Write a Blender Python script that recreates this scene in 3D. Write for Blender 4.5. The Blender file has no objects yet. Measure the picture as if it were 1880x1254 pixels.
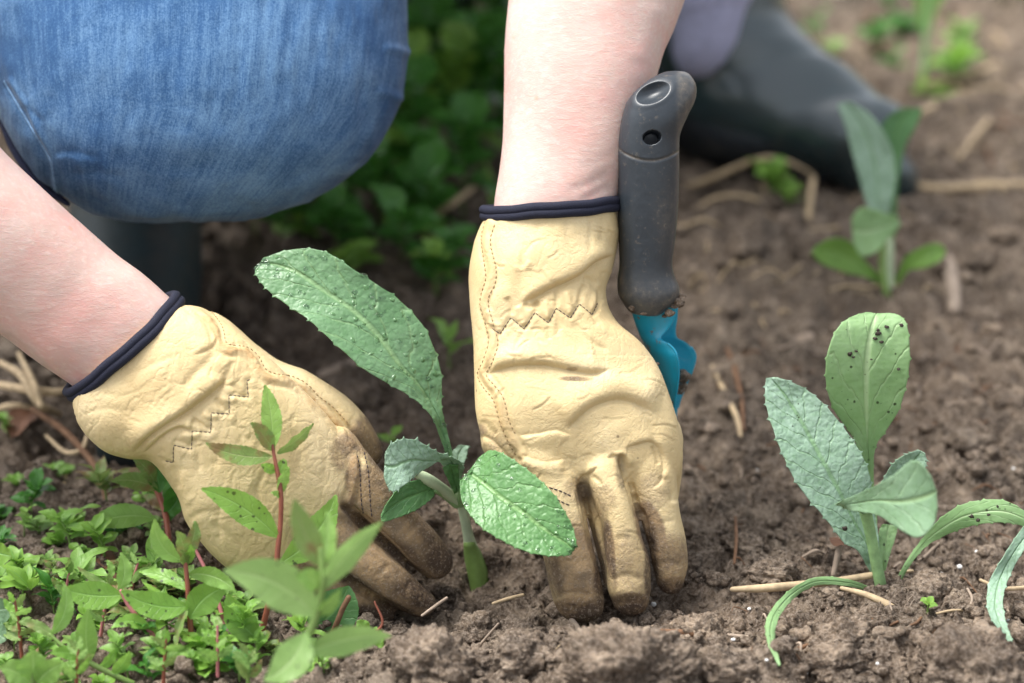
import bpy, math, random
import numpy as np
from mathutils import Vector
from mathutils.bvhtree import BVHTree

random.seed(7)
RNG = np.random.RandomState(7)
scene = bpy.context.scene
COL = scene.collection

# ------------------------------------------------------------------ camera, sky, sun, exposure
PITCH = math.radians(24.0)
CAM = np.array([0.0, 0.0, 0.737])
FW = np.array([0.0, math.cos(PITCH), -math.sin(PITCH)])
UP = np.array([0.0, math.sin(PITCH), math.cos(PITCH)])
RT = np.array([1.0, 0.0, 0.0])
DIST = 1.5
cam_data = bpy.data.cameras.new("camera")
cam_data.lens = 100.0
cam_data.sensor_width = 36.0
cam_data.clip_end = 200.0
cam_data.clip_start = 0.02
cam_data.dof.use_dof = True
cam_data.dof.focus_distance = 1.485
cam_data.dof.aperture_fstop = 4.1
camera = bpy.data.objects.new("camera", cam_data)
camera.location = CAM
camera.rotation_euler = (math.radians(90) - PITCH, 0, 0)
COL.objects.link(camera)
scene.camera = camera

SUN_EL, SUN_AZ = math.radians(66), math.radians(285)     # high, from the left
world = bpy.data.worlds.new("World")
scene.world = world
world.use_nodes = True
wn, wl = world.node_tree.nodes, world.node_tree.links
bg = wn["Background"]
sky = wn.new("ShaderNodeTexSky")
sky.sky_type = 'NISHITA'
sky.sun_disc = False
sky.sun_elevation = SUN_EL
sky.sun_rotation = SUN_AZ
sky.air_density = 1.0
sky.dust_density = 4.0
hsv = wn.new("ShaderNodeHueSaturation")
hsv.inputs["Saturation"].default_value = 0.28
wl.new(sky.outputs[0], hsv.inputs["Color"])
wl.new(hsv.outputs[0], bg.inputs[0])
bg.inputs[1].default_value = 0.115
sun_data = bpy.data.lights.new("sun", 'SUN')
sun_data.energy = 1.5
sun_data.angle = math.radians(28)
sun_data.color = (1.0, 0.97, 0.92)
sun = bpy.data.objects.new("sun", sun_data)
sd = Vector((math.sin(SUN_AZ) * math.cos(SUN_EL), math.cos(SUN_AZ) * math.cos(SUN_EL), math.sin(SUN_EL)))
sun.rotation_euler = sd.to_track_quat('Z', 'Y').to_euler()
COL.objects.link(sun)
scene.view_settings.view_transform = 'Standard'
scene.view_settings.look = 'None'
scene.view_settings.gamma = 1.0
scene.view_settings.exposure = 1.52

# ------------------------------------------------------------------ helpers
S = 0.54 / 1880.0
def P(px, py, d=0.0):
    """world point at a viewing distance DIST + d"""
    k = (DIST + d) / DIST
    return CAM + RT * ((px - 940) * S * k) + UP * ((627 - py) * S * k) + FW * (DIST + d)

def G(px, py, z=0.0):
    """world point on the level z"""
    r = RT * ((px - 940) * S / DIST) + UP * ((627 - py) * S / DIST) + FW
    t = (z - CAM[2]) / r[2]
    return CAM + r * t

def D_at(py, z=0.0):
    return float(np.dot(G(940, py, z) - CAM, FW) - DIST)

def to_ref(v):
    """sculpting coordinates of points: across / down, in units of 0.287 mm at arm's length"""
    q = v - CAM
    dep = q @ FW
    x = (q @ RT) / dep * DIST / S + 940
    y = 627 - (q @ UP) / dep * DIST / S
    return x, y, dep - DIST

def hash3(ix, iy, iz, seed):
    h = (ix.astype(np.int64) * 374761393 + iy.astype(np.int64) * 668265263 + iz.astype(np.int64) * 2147483647 + seed * 1274126177) & 0xFFFFFFFF
    h = ((h ^ (h >> 13)) * 1274126177) & 0xFFFFFFFF
    h = ((h ^ (h >> 16)) * 2246822519) & 0xFFFFFFFF
    return ((h ^ (h >> 15)) & 0xFFFFFF) / float(0xFFFFFF) * 2 - 1

def noise3(p, seed=0):
    f = np.floor(p)
    t = p - f
    t = t * t * t * (t * (t * 6 - 15) + 10)
    i = f.astype(np.int64)
    out = np.zeros(len(p))
    for dx in (0, 1):
        wx = t[:, 0] if dx else 1 - t[:, 0]
        for dy in (0, 1):
            wy = t[:, 1] if dy else 1 - t[:, 1]
            for dz in (0, 1):
                wz = t[:, 2] if dz else 1 - t[:, 2]
                out += wx * wy * wz * hash3(i[:, 0] + dx, i[:, 1] + dy, i[:, 2] + dz, seed)
    return out

def fbm(p, octaves=4, seed=0, gain=0.5, lac=2.03, ridged=False):
    a, s, out = 1.0, 1.0, np.zeros(len(p))
    for o in range(octaves):
        n = noise3(p * s + o * 17.3, seed + o)
        if ridged:
            n = 1 - 2 * np.abs(n)
        out += a * n
        a *= gain
        s *= lac
    return out

def catmull(pts, n):
    pts = np.asarray(pts, float)
    m = len(pts)
    if m == 2:
        t = np.linspace(0, 1, n)[:, None]
        return pts[0] * (1 - t) + pts[1] * t
    ext = np.vstack([2 * pts[0] - pts[1], pts, 2 * pts[-1] - pts[-2]])
    ts = np.linspace(0, m - 1 - 1e-9, n)
    i = ts.astype(int)
    t = (ts - i)[:, None]
    p0, p1, p2, p3 = ext[i], ext[i + 1], ext[i + 2], ext[i + 3]
    return 0.5 * ((2 * p1) + (-p0 + p2) * t + (2 * p0 - 5 * p1 + 4 * p2 - p3) * t * t + (-p0 + 3 * p1 - 3 * p2 + p3) * t ** 3)

def unit(v):
    v = np.asarray(v, float)
    return v / (np.linalg.norm(v, axis=-1, keepdims=True) + 1e-12)

class Geo:
    def __init__(self):
        self.v, self.f, self.n, self.uv = [], [], 0, []
    def add(self, v, f, uv=None):
        v = np.asarray(v, float)
        self.v.append(v)
        self.f += [tuple(int(a) + self.n for a in q) for q in f]
        self.uv.append(np.zeros((len(v), 2)) if uv is None else np.asarray(uv, float))
        self.n += len(v)
        return self
    def verts(self):
        return np.vstack(self.v)

def grid_faces(r, c, close=False):
    f = []
    cc = c if close else c - 1
    for i in range(r - 1):
        for j in range(cc):
            k = (j + 1) % c
            f.append((i * c + j, i * c + k, (i + 1) * c + k, (i + 1) * c + j))
    return f

def new_mesh(name, v, f, uv=None, smooth=True):
    me = bpy.data.meshes.new(name)
    v = np.asarray(v, np.float32)
    me.from_pydata(v.tolist() if len(v) < 200000 else v, [], f)
    if uv is not None:
        lay = me.uv_layers.new(name="UVMap")
        idx = np.zeros(len(me.loops), np.int32)
        me.loops.foreach_get("vertex_index", idx)
        lay.data.foreach_set("uv", np.asarray(uv, np.float32)[idx].ravel())
    if smooth:
        me.polygons.foreach_set("use_smooth", np.ones(len(me.polygons), bool))
    me.update()
    return me

def tag(o, label=None, cat=None, group=None, kind=None):
    if label: o["label"] = label
    if cat: o["category"] = cat
    if group: o["group"] = group
    if kind: o["kind"] = kind
    return o

def wloc(o):
    w = np.array(o.location, float)
    while o.parent is not None:
        o = o.parent
        w = w + np.array(o.location, float)
    return w

def empty(name, loc):
    o = bpy.data.objects.new(name, None)
    o.location = loc
    o.empty_display_size = 0.02
    COL.objects.link(o)
    return o

def obj(name, geo, mat, parent=None, origin=None, smooth=True, colors=None, uv=True):
    """link one mesh object; geometry is given in world coordinates"""
    v = geo.verts() if isinstance(geo, Geo) else geo[0]
    f = geo.f if isinstance(geo, Geo) else geo[1]
    uvs = np.vstack(geo.uv) if isinstance(geo, Geo) and uv else None
    if parent is not None:
        origin = wloc(parent)
    elif origin is None:
        origin = np.array([(v[:, 0].min() + v[:, 0].max()) / 2, (v[:, 1].min() + v[:, 1].max()) / 2, v[:, 2].min()])
    origin = np.asarray(origin, float)
    me = new_mesh(name, v - origin, f, uvs, smooth)
    if colors:
        for cn, cv in colors.items():
            at = me.attributes.new(cn, 'FLOAT', 'POINT')
            at.data.foreach_set("value", np.asarray(cv, np.float32))
    me.materials.append(mat)
    o = bpy.data.objects.new(name, me)
    COL.objects.link(o)
    if parent is not None:
        o.parent = parent
    else:
        o.location = origin
    return o

def tube(pts, rad, seg=10, n=None, flat=None, geo=None, cap=True, uvs=1.0):
    """round-ended sweep along world points; rad per point; flat = (axis, factor)"""
    pts = np.asarray(pts, float)
    rad = np.asarray(rad if hasattr(rad, '__len__') else [rad] * len(pts), float)
    if n:
        q = catmull(np.column_stack([pts, rad]), n)
        pts, rad = q[:, :3], np.maximum(q[:, 3], 1e-5)
    if cap:
        t0, t1 = unit(pts[0] - pts[1]), unit(pts[-1] - pts[-2])
        a = np.array([0.12, 0.5, 0.85])
        pre = [(pts[0] + t0 * rad[0] * math.cos(b * math.pi / 2), rad[0] * math.sin(b * math.pi / 2)) for b in a]
        post = [(pts[-1] + t1 * rad[-1] * math.cos(b * math.pi / 2), rad[-1] * math.sin(b * math.pi / 2)) for b in a[::-1]]
        pts = np.vstack([[p for p, _ in pre], pts, [p for p, _ in post]])
        rad = np.concatenate([[r for _, r in pre], rad, [r for _, r in post]])
    T = unit(np.gradient(pts, axis=0))
    ref = np.array([0, 0, 1.0]) if abs(T[0][2]) < 0.9 else np.array([1.0, 0, 0])
    N = unit(np.cross(T[0], ref))
    Vs, UV = [], []
    th = np.linspace(0, 2 * math.pi, seg, endpoint=False)
    L = 0
    for i in range(len(pts)):
        N = unit(N - T[i] * np.dot(N, T[i]))
        B = np.cross(T[i], N)
        ring = (np.cos(th)[:, None] * N + np.sin(th)[:, None] * B) * rad[i]
        if flat is not None:
            ax, k = flat
            ax = np.asarray(ax, float)
            ring = ring - (ring @ ax)[:, None] * ax * (1 - k)
        Vs.append(pts[i] + ring)
        if i: L += np.linalg.norm(pts[i] - pts[i - 1])
        UV.append(np.column_stack([th / (2 * math.pi), np.full(seg, L * uvs)]))
    v = np.vstack(Vs)
    f = grid_faces(len(pts), seg, True)
    f.append(tuple(range(seg))[::-1])
    f.append(tuple(range((len(pts) - 1) * seg, len(pts) * seg)))
    g = geo or Geo()
    return g.add(v, f, np.vstack(UV))

def loft(rows, n=40, seg=40, geo=None, capr=(True, True), ex=2.0, nfix=False):
    """rows: (ax, ay, bx, by, d, half thickness in m [, dB]) -> closed volume with those edges"""
    A = []
    for r in rows:
        d2 = r[6] if len(r) > 6 else r[4]
        A.append(np.concatenate([P(r[0], r[1], r[4]), P(r[2], r[3], d2), [r[5]]]))
    A = catmull(A, n)
    a, b, th = A[:, :3], A[:, 3:6], np.maximum(A[:, 6], 1e-4)
    C, Hh = (a + b) / 2, (b - a) / 2
    T = unit(np.gradient(C, axis=0))
    Nn = unit(np.cross(unit(Hh), T))
    Nn = np.where((Nn @ FW)[:, None] < 0, -Nn, Nn)
    if nfix: Nn = np.repeat(FW[None], len(C), 0)
    rings = []
    if capr[0]:
        for s in (0.25, 0.6, 0.87):
            rings.append((C[0] - T[0] * th[0] * math.sqrt(1 - s * s), Hh[0] * s, Nn[0] * th[0] * s))
    for i in range(len(C)):
        rings.append((C[i], Hh[i], Nn[i] * th[i]))
    if capr[1]:
        for s in (0.87, 0.6, 0.25):
            rings.append((C[-1] + T[-1] * th[-1] * math.sqrt(1 - s * s), Hh[-1] * s, Nn[-1] * th[-1] * s))
    ang = np.linspace(0, 2 * math.pi, seg, endpoint=False)
    ca, sa = np.cos(ang), np.sin(ang)
    e = 2.0 / ex
    ca = np.sign(ca) * np.abs(ca) ** e
    sa = np.sign(sa) * np.abs(sa) ** e
    Vs, UV = [], []
    for i, (c, h, t) in enumerate(rings):
        Vs.append(c + ca[:, None] * h + sa[:, None] * t)
        UV.append(np.column_stack([ang / (2 * math.pi), np.full(seg, i / (len(rings) - 1))]))
    f = grid_faces(len(rings), seg, True)
    f.append(tuple(range(seg))[::-1])
    f.append(tuple(range((len(rings) - 1) * seg, len(rings) * seg)))
    g = geo or Geo()
    return g.add(np.vstack(Vs), f, np.vstack(UV))

def remesh(geo, voxel, smooth_it=5, sub=1):
    me = new_mesh("tmp", geo.verts(), geo.f)
    o = bpy.data.objects.new("tmp", me)
    COL.objects.link(o)
    m = o.modifiers.new("r", 'REMESH'); m.mode = 'VOXEL'; m.voxel_size = voxel
    if smooth_it:
        m = o.modifiers.new("s", 'SMOOTH'); m.factor = 0.5; m.iterations = smooth_it
    if sub:
        m = o.modifiers.new("u", 'SUBSURF'); m.levels = sub; m.render_levels = sub
    dg = bpy.context.evaluated_depsgraph_get()
    ev = o.evaluated_get(dg)
    em = ev.to_mesh()
    v = np.zeros(len(em.vertices) * 3, np.float32)
    em.vertices.foreach_get("co", v)
    v = v.reshape(-1, 3).astype(float)
    li = np.zeros(len(em.loops), np.int32)
    em.loops.foreach_get("vertex_index", li)
    ls = np.zeros(len(em.polygons), np.int32)
    lt = np.zeros(len(em.polygons), np.int32)
    em.polygons.foreach_get("loop_start", ls)
    em.polygons.foreach_get("loop_total", lt)
    q = li[ls[:, None] + np.arange(4)] if (lt == 4).all() else None
    f = q.tolist() if q is not None else [li[a:a + b].tolist() for a, b in zip(ls, lt)]
    ev.to_mesh_clear()
    bpy.data.objects.remove(o)
    bpy.data.meshes.remove(me)
    return v, f

def vnormals(v, f):
    f = np.asarray(f)
    n = np.cross(v[f[:, 2]] - v[f[:, 0]], v[f[:, 3]] - v[f[:, 1]])
    out = np.zeros_like(v)
    for k in range(4):
        for c in range(3):
            out[:, c] += np.bincount(f[:, k], n[:, c], len(v))
    return unit(out)

def smoothstep(a, b, x):
    t = np.clip((x - a) / (b - a), 0, 1)
    return t * t * (3 - 2 * t)

def poly_dist(x, y, poly, signed=False, n=None):
    """distance to a curve; with the position 0..1 along it"""
    poly = np.asarray(poly, float)
    if n: poly = catmull(poly, n)
    best = np.full(len(x), 1e9)
    sg = np.zeros(len(x))
    tt = np.zeros(len(x))
    seg = len(poly) - 1
    for i in range(seg):
        a, b = poly[i], poly[i + 1]
        d = b - a
        L2 = d @ d + 1e-9
        t = np.clip(((x - a[0]) * d[0] + (y - a[1]) * d[1]) / L2, 0, 1)
        ex, ey = x - a[0] - t * d[0], y - a[1] - t * d[1]
        dd = np.hypot(ex, ey)
        m = dd < best
        best[m] = dd[m]
        sg[m] = np.sign(d[0] * ey - d[1] * ex)[m]
        tt[m] = ((i + t) / seg)[m]
    return best, sg, tt

def sculpt(x, y, feats):
    """sum of folds. ('l', poly, amp_mm, width) line; ('f', poly, amp_mm, width, side) fold with a full side; ('b', (x,y,rx,ry,ang), amp) bump"""
    out = np.zeros(len(x))
    for ft in feats:
        k = ft[0]
        if k == 'b':
            cx, cy, rx, ry, an = ft[1]
            c, s = math.cos(math.radians(an)), math.sin(math.radians(an))
            u, w = ((x - cx) * c + (y - cy) * s) / rx, (-(x - cx) * s + (y - cy) * c) / ry
            out += ft[2] * np.exp(-(u * u + w * w))
            continue
        poly = np.asarray(ft[1], float)
        w = ft[3]
        lo, hi = poly.min(0) - 5 * w, poly.max(0) + 5 * w
        m = (x > lo[0]) & (x < hi[0]) & (y > lo[1]) & (y < hi[1])
        if not m.any(): continue
        d, sg, t = poly_dist(x[m], y[m], poly, n=max(8, len(poly) * 4))
        tp = smoothstep(0, 0.18, t) * smoothstep(1, 0.82, t) if not (len(ft) > 4 and ft[-1] == 'full') else 1.0
        if k == 'l':
            out[m] += ft[2] * np.exp(-(d / w) ** 2) * tp
        else:
            s = d * sg * ft[4]
            ww = w * (.45 + .55 * tp)
            sp_ = np.maximum(s, 0)
            out[m] += ft[2] * tp * (1.15 * (1 - np.exp(-sp_ / (.45 * ww))) * np.exp(-(sp_ / (2.9 * ww)) ** 2) - .30 * np.exp(-(s / (.45 * ww)) ** 2) - .22 * np.exp(-(s / (1.6 * ww)) ** 2))
    return out

# ------------------------------------------------------------------ materials
def mat_new(name):
    m = bpy.data.materials.new(name)
    m.use_nodes = True
    nt = m.node_tree
    b = nt.nodes["Principled BSDF"]
    return m, nt, b

def N(nt, typ, **kw):
    n = nt.nodes.new(typ)
    for k, v in kw.items():
        if k in n.inputs.keys(): n.inputs[k].default_value = v
        else: setattr(n, k, v)
    return n

def lk(nt, a, b):
    nt.links.new(a, b)

def coords(nt, scale=(1, 1, 1), out="Object", rot=(0, 0, 0)):
    tc = nt.nodes.new("ShaderNodeTexCoord")
    mp = nt.nodes.new("ShaderNodeMapping")
    mp.inputs["Scale"].default_value = scale
    mp.inputs["Rotation"].default_value = rot
    lk(nt, tc.outputs[out], mp.inputs[0])
    return mp.outputs[0]

def tnoise(nt, vec, scale, detail=4, rough=0.55, dist=0.0):
    n = N(nt, "ShaderNodeTexNoise", Scale=scale, Detail=detail, Roughness=rough, Distortion=dist)
    lk(nt, vec, n.inputs["Vector"])
    return n.outputs[0]

def ramp(nt, fac, stops):
    r = nt.nodes.new("ShaderNodeValToRGB")
    e = r.color_ramp.elements
    e[0].position, e[1].position = stops[0][0], stops[-1][0]
    for st in stops[1:-1]: e.new(st[0])
    for el, st in zip(sorted(e, key=lambda q: q.position), stops):
        c = st[1] if hasattr(st[1], '__len__') else (st[1],) * 3
        el.color = (*c, 1)
    if fac is not None: lk(nt, fac, r.inputs[0])
    return r.outputs[0]

def mix(nt, fac, a, b, mode='MIX'):
    m = nt.nodes.new("ShaderNodeMix")
    m.data_type = 'RGBA'
    m.blend_type = mode
    for s, v in ((0, fac), (6, a), (7, b)):
        if hasattr(v, 'is_output') or hasattr(v, 'links'): lk(nt, v, m.inputs[s])
        elif s == 0: m.inputs[0].default_value = v
        else: m.inputs[s].default_value = (*v, 1)
    return m.outputs[2]

def math_n(nt, op, a, b=None, clamp=False):
    m = nt.nodes.new("ShaderNodeMath")
    m.operation = op
    m.use_clamp = clamp
    for i, v in ((0, a), (1, b)):
        if v is None: continue
        if hasattr(v, 'links'): lk(nt, v, m.inputs[i])
        else: m.inputs[i].default_value = v
    return m.outputs[0]

def bump(nt, h, strength, dist, prev=None):
    b = N(nt, "ShaderNodeBump", Strength=strength, Distance=dist)
    lk(nt, h, b.inputs["Height"])
    if prev is not None: lk(nt, prev, b.inputs["Normal"])
    return b.outputs[0]

def attr(nt, name):
    a = nt.nodes.new("ShaderNodeAttribute")
    a.attribute_name = name
    return a.outputs["Fac"]

def mat_soil(name, tint=1.0, fine=1.0):
    m, nt, b = mat_new(name)
    tc = nt.nodes.new("ShaderNodeNewGeometry")
    v = tc.outputs["Position"]
    big = tnoise(nt, v, 9, 3)
    mid = tnoise(nt, v, 60, 5, 0.65)
    fin = tnoise(nt, v, 520, 4, 0.7)
    base = ramp(nt, mid, [(0.28, (0.028 * tint, 0.019 * tint, 0.014 * tint)), (0.5, (0.128 * tint, 0.099 * tint, 0.073 * tint)), (0.70, (0.34 * tint, 0.28 * tint, 0.215 * tint))])
    c2 = ramp(nt, big, [(0.35, (0.68, 0.66, 0.65)), (0.65, (1.25, 1.17, 1.10))])
    c = mix(nt, 1.0, base, c2, 'MULTIPLY')
    c = mix(nt, ramp(nt, fin, [(0.44, 0.0), (0.68, 0.7)]), c, (0.40, 0.33, 0.265))
    c = mix(nt, ramp(nt, tnoise(nt, v, 310, 3, 0.6), [(0.30, 0.75), (0.44, 0.0)]), c, (0.03, 0.02, 0.014))
    vo = N(nt, "ShaderNodeTexVoronoi", Scale=260.0); lk(nt, v, vo.inputs["Vector"])
    spk = ramp(nt, vo.outputs["Distance"], [(0.10, 1.0), (0.2, 0.0)])
    sel = nt.nodes.new("ShaderNodeSeparateColor"); lk(nt, vo.outputs["Color"], sel.inputs[0])
    pick = ramp(nt, sel.outputs[0], [(0.86, 0.0), (0.88, 1.0)])
    c = mix(nt, math_n(nt, 'MULTIPLY', spk, pick), c, (0.36, 0.27, 0.2))
    lk(nt, c, b.inputs["Base Color"])
    b.inputs["Roughness"].default_value = 0.92
    b.inputs["Specular IOR Level"].default_value = 0.25
    n1 = bump(nt, mid, 0.8, 0.006 * fine)
    n2 = bump(nt, fin, 1.0, 0.0022 * fine, n1)
    n3 = bump(nt, vo.outputs["Distance"], 0.5, 0.0012 * fine, n2)
    lk(nt, n3, b.inputs["Normal"])
    return m

def mat_leather(name):
    m, nt, b = mat_new(name)
    v = coords(nt)
    mott = tnoise(nt, v, 22, 4, 0.6)
    c = ramp(nt, mott, [(0.3, (0.58, 0.44, 0.225)), (0.5, (0.65, 0.51, 0.275)), (0.72, (0.70, 0.57, 0.34))])
    pore = tnoise(nt, v, 900, 3, 0.6)
    c = mix(nt, ramp(nt, pore, [(0.35, 0.22), (0.5, 0.0)]), c, (0.55, 0.40, 0.2))
    seam = attr(nt, "seam")
    sn = math_n(nt, 'MULTIPLY', seam, ramp(nt, tnoise(nt, v, 160, 4), [(0.35, 0.15), (0.6, 0.8)]))
    c = mix(nt, sn, c, (0.42, 0.225, 0.085))
    dn = tnoise(nt, v, 75, 6, 0.72)
    dn2 = tnoise(nt, v, 420, 4, 0.7)
    dirt = attr(nt, "dirt")
    dsum = math_n(nt, 'ADD', math_n(nt, 'MULTIPLY', dn, 0.75), math_n(nt, 'MULTIPLY', dn2, 0.45))
    dd = math_n(nt, 'SUBTRACT', math_n(nt, 'ADD', math_n(nt, 'MULTIPLY', dirt, 1.6), dsum), 0.95, True)
    dd = math_n(nt, 'MULTIPLY', dd, 1.7, True)
    tan = mix(nt, ramp(nt, dn, [(0.4, 0.0), (0.65, 1.0)]), (0.31, 0.205, 0.110), (0.160, 0.115, 0.080))
    c = mix(nt, math_n(nt, 'MULTIPLY', dd, 0.90), c, tan)
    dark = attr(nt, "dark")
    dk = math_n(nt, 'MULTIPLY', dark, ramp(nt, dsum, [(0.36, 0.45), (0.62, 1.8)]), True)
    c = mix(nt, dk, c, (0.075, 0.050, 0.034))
    gray = ramp(nt, tnoise(nt, v, 700, 2, 0.6), [(0.56, 0.0), (0.66, 0.5)])
    c = mix(nt, math_n(nt, 'MULTIPLY', gray, dd), c, (0.36, 0.29, 0.22))
    vo = N(nt, "ShaderNodeTexVoronoi", Scale=95.0); lk(nt, v, vo.inputs["Vector"])
    sc_ = nt.nodes.new("ShaderNodeSeparateColor"); lk(nt, vo.outputs["Color"], sc_.inputs[0])
    sp = math_n(nt, 'MULTIPLY', ramp(nt, vo.outputs["Distance"], [(0.05, 1.0), (0.10, 0.0)]), ramp(nt, sc_.outputs[0], [(0.80, 0.0), (0.82, 0.7)]))
    c = mix(nt, sp, c, (0.12, 0.075, 0.04))
    lk(nt, c, b.inputs["Base Color"])
    rr = ramp(nt, dd, [(0.0, 0.52), (1.0, 0.9)])
    lk(nt, rr, b.inputs["Roughness"])
    b.inputs["Specular IOR Level"].default_value = 0.32
    b.inputs["Subsurface Weight"].default_value = 0.08
    b.inputs["Subsurface Radius"].default_value = (0.004, 0.0025, 0.0012)
    b.inputs["Subsurface Scale"].default_value = 1.0
    # grain: long soft wrinkles, cells, pores
    w = tnoise(nt, v, 55, 5, 0.6, 1.2)
    wr = ramp(nt, w, [(0.44, 1.0), (0.5, 0.0), (0.56, 1.0)])
    w2 = tnoise(nt, v, 130, 4, 0.6, 0.8)
    wr2 = ramp(nt, w2, [(0.45, 1.0), (0.5, 0.0), (0.55, 1.0)])
    n1 = bump(nt, wr, 0.16, 0.0011)
    n2 = bump(nt, wr2, 0.24, 0.0006, n1)
    vc = N(nt, "ShaderNodeTexVoronoi", Scale=700.0, feature='DISTANCE_TO_EDGE'); lk(nt, v, vc.inputs["Vector"])
    n3 = bump(nt, vc.outputs["Distance"], 0.10, 0.0006, n2)
    n4 = bump(nt, math_n(nt, 'MULTIPLY', dn2, math_n(nt, 'ADD', dd, 0.12)), 0.45, 0.0016, n3)
    lk(nt, n4, b.inputs["Normal"])
    return m

def mat_skin(name):
    m, nt, b = mat_new(name)
    v = coords(nt)
    a = tnoise(nt, v, 14, 4, 0.6)
    c = ramp(nt, a, [(0.3, (0.56, 0.375, 0.325)), (0.5, (0.60, 0.43, 0.375)), (0.7, (0.62, 0.475, 0.42))])
    r = tnoise(nt, v, 38, 4, 0.65)
    c = mix(nt, ramp(nt, r, [(0.44, 0.0), (0.70, 0.62)]), c, (0.66, 0.33, 0.29))
    va = coords(nt, (1, 1, 1), rot=(0, 0.5, 0))
    st = N(nt, "ShaderNodeTexNoise", Scale=420.0, Detail=4.0, Roughness=0.65, Distortion=0.6)
    mp = nt.nodes.new("ShaderNodeMapping"); mp.inputs["Scale"].default_value = (0.35, 1, 1.1); mp.inputs["Rotation"].default_value = (0, math.radians(-35), 0)
    lk(nt, v, mp.inputs[0]); lk(nt, mp.outputs[0], st.inputs["Vector"])
    c = mix(nt, ramp(nt, st.outputs[0], [(0.50, 0.0), (0.75, 0.35)]), c, (0.80, 0.68, 0.62))
    c = mix(nt, ramp(nt, st.outputs[0], [(0.28, 0.5), (0.45, 0.0)]), c, (0.62, 0.37, 0.32))
    fr = N(nt, "ShaderNodeTexVoronoi", Scale=75.0); lk(nt, v, fr.inputs["Vector"])
    sc_ = nt.nodes.new("ShaderNodeSeparateColor"); lk(nt, fr.outputs["Color"], sc_.inputs[0])
    fk = math_n(nt, 'MULTIPLY', ramp(nt, fr.outputs["Distance"], [(0.02, 1.0), (0.16, 0.0)]), ramp(nt, sc_.outputs[0], [(0.74, 0.0), (0.78, 0.5)]))
    c = mix(nt, fk, c, (0.60, 0.30, 0.18))
    lk(nt, c, b.inputs["Base Color"])
    b.inputs["Roughness"].default_value = 0.5
    b.inputs["Specular IOR Level"].default_value = 0.35
    b.inputs["Subsurface Weight"].default_value = 0.35
    b.inputs["Subsurface Radius"].default_value = (0.006, 0.0022, 0.0013)
    b.inputs["Subsurface Scale"].default_value = 1.0
    n1 = bump(nt, st.outputs[0], 0.32, 0.0008)
    vc = N(nt, "ShaderNodeTexVoronoi", Scale=900.0, feature='DISTANCE_TO_EDGE'); lk(nt, mp.outputs[0], vc.inputs["Vector"])
    n2 = bump(nt, vc.outputs["Distance"], 0.22, 0.0006, n1)
    lk(nt, n2, b.inputs["Normal"])
    return m

def mat_denim(name):
    m, nt, b = mat_new(name)
    v = coords(nt, (1, 1, 1), "UV")
    # threads run down the leg; u is round the leg, v along it
    mp = nt.nodes.new("ShaderNodeMapping"); mp.inputs["Scale"].default_value = (760, 22, 1); lk(nt, v, mp.inputs[0])
    th = tnoise(nt, mp.outputs[0], 1.0, 3, 0.7)
    mp2 = nt.nodes.new("ShaderNodeMapping"); mp2.inputs["Scale"].default_value = (90, 5, 1); lk(nt, v, mp2.inputs[0])
    slub = tnoise(nt, mp2.outputs[0], 1.0, 4, 0.6)
    o = coords(nt)
    weave = tnoise(nt, o, 900, 3, 0.7)
    blot = tnoise(nt, o, 26, 5, 0.65, 0.6)
    fad = tnoise(nt, o, 8, 3, 0.5)
    s1 = math_n(nt, 'ADD', math_n(nt, 'MULTIPLY', th, 0.42), math_n(nt, 'MULTIPLY', slub, 0.38))
    s2 = math_n(nt, 'ADD', math_n(nt, 'MULTIPLY', weave, 0.58), math_n(nt, 'MULTIPLY', blot, 0.55))
    s = math_n(nt, 'ADD', math_n(nt, 'ADD', s1, s2), math_n(nt, 'MULTIPLY', fad, 0.55))
    c = ramp(nt, s, [(0.83, (0.012, 0.036, 0.095)), (1.0, (0.036, 0.100, 0.225))])
    r = c.node.color_ramp
    # input range is beyond 1: rescale
    sc = nt.nodes.new("ShaderNodeMapRange"); sc.inputs[1].default_value = 0.82; sc.inputs[2].default_value = 1.42
    lk(nt, s, sc.inputs[0])
    lk(nt, sc.outputs[0], c.node.inputs[0])
    r.elements[0].position = 0.0
    r.elements[1].position = 0.55
    e = r.elements.new(1.0); e.color = (0.135, 0.255, 0.42, 1)
    e = r.elements.new(0.3); e.color = (0.024, 0.076, 0.19, 1)
    lk(nt, c, b.inputs["Base Color"])
    b.inputs["Roughness"].default_value = 0.85
    b.inputs["Sheen Weight"].default_value = 0.1
    b.inputs["Sheen Roughness"].default_value = 0.4
    b.inputs["Specular IOR Level"].default_value = 0.2
    n1 = bump(nt, th, 0.35, 0.0006)
    n2 = bump(nt, weave, 0.3, 0.0006, n1)
    n3 = bump(nt, blot, 0.25, 0.003, n2)
    lk(nt, n3, b.inputs["Normal"])
    return m

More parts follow.
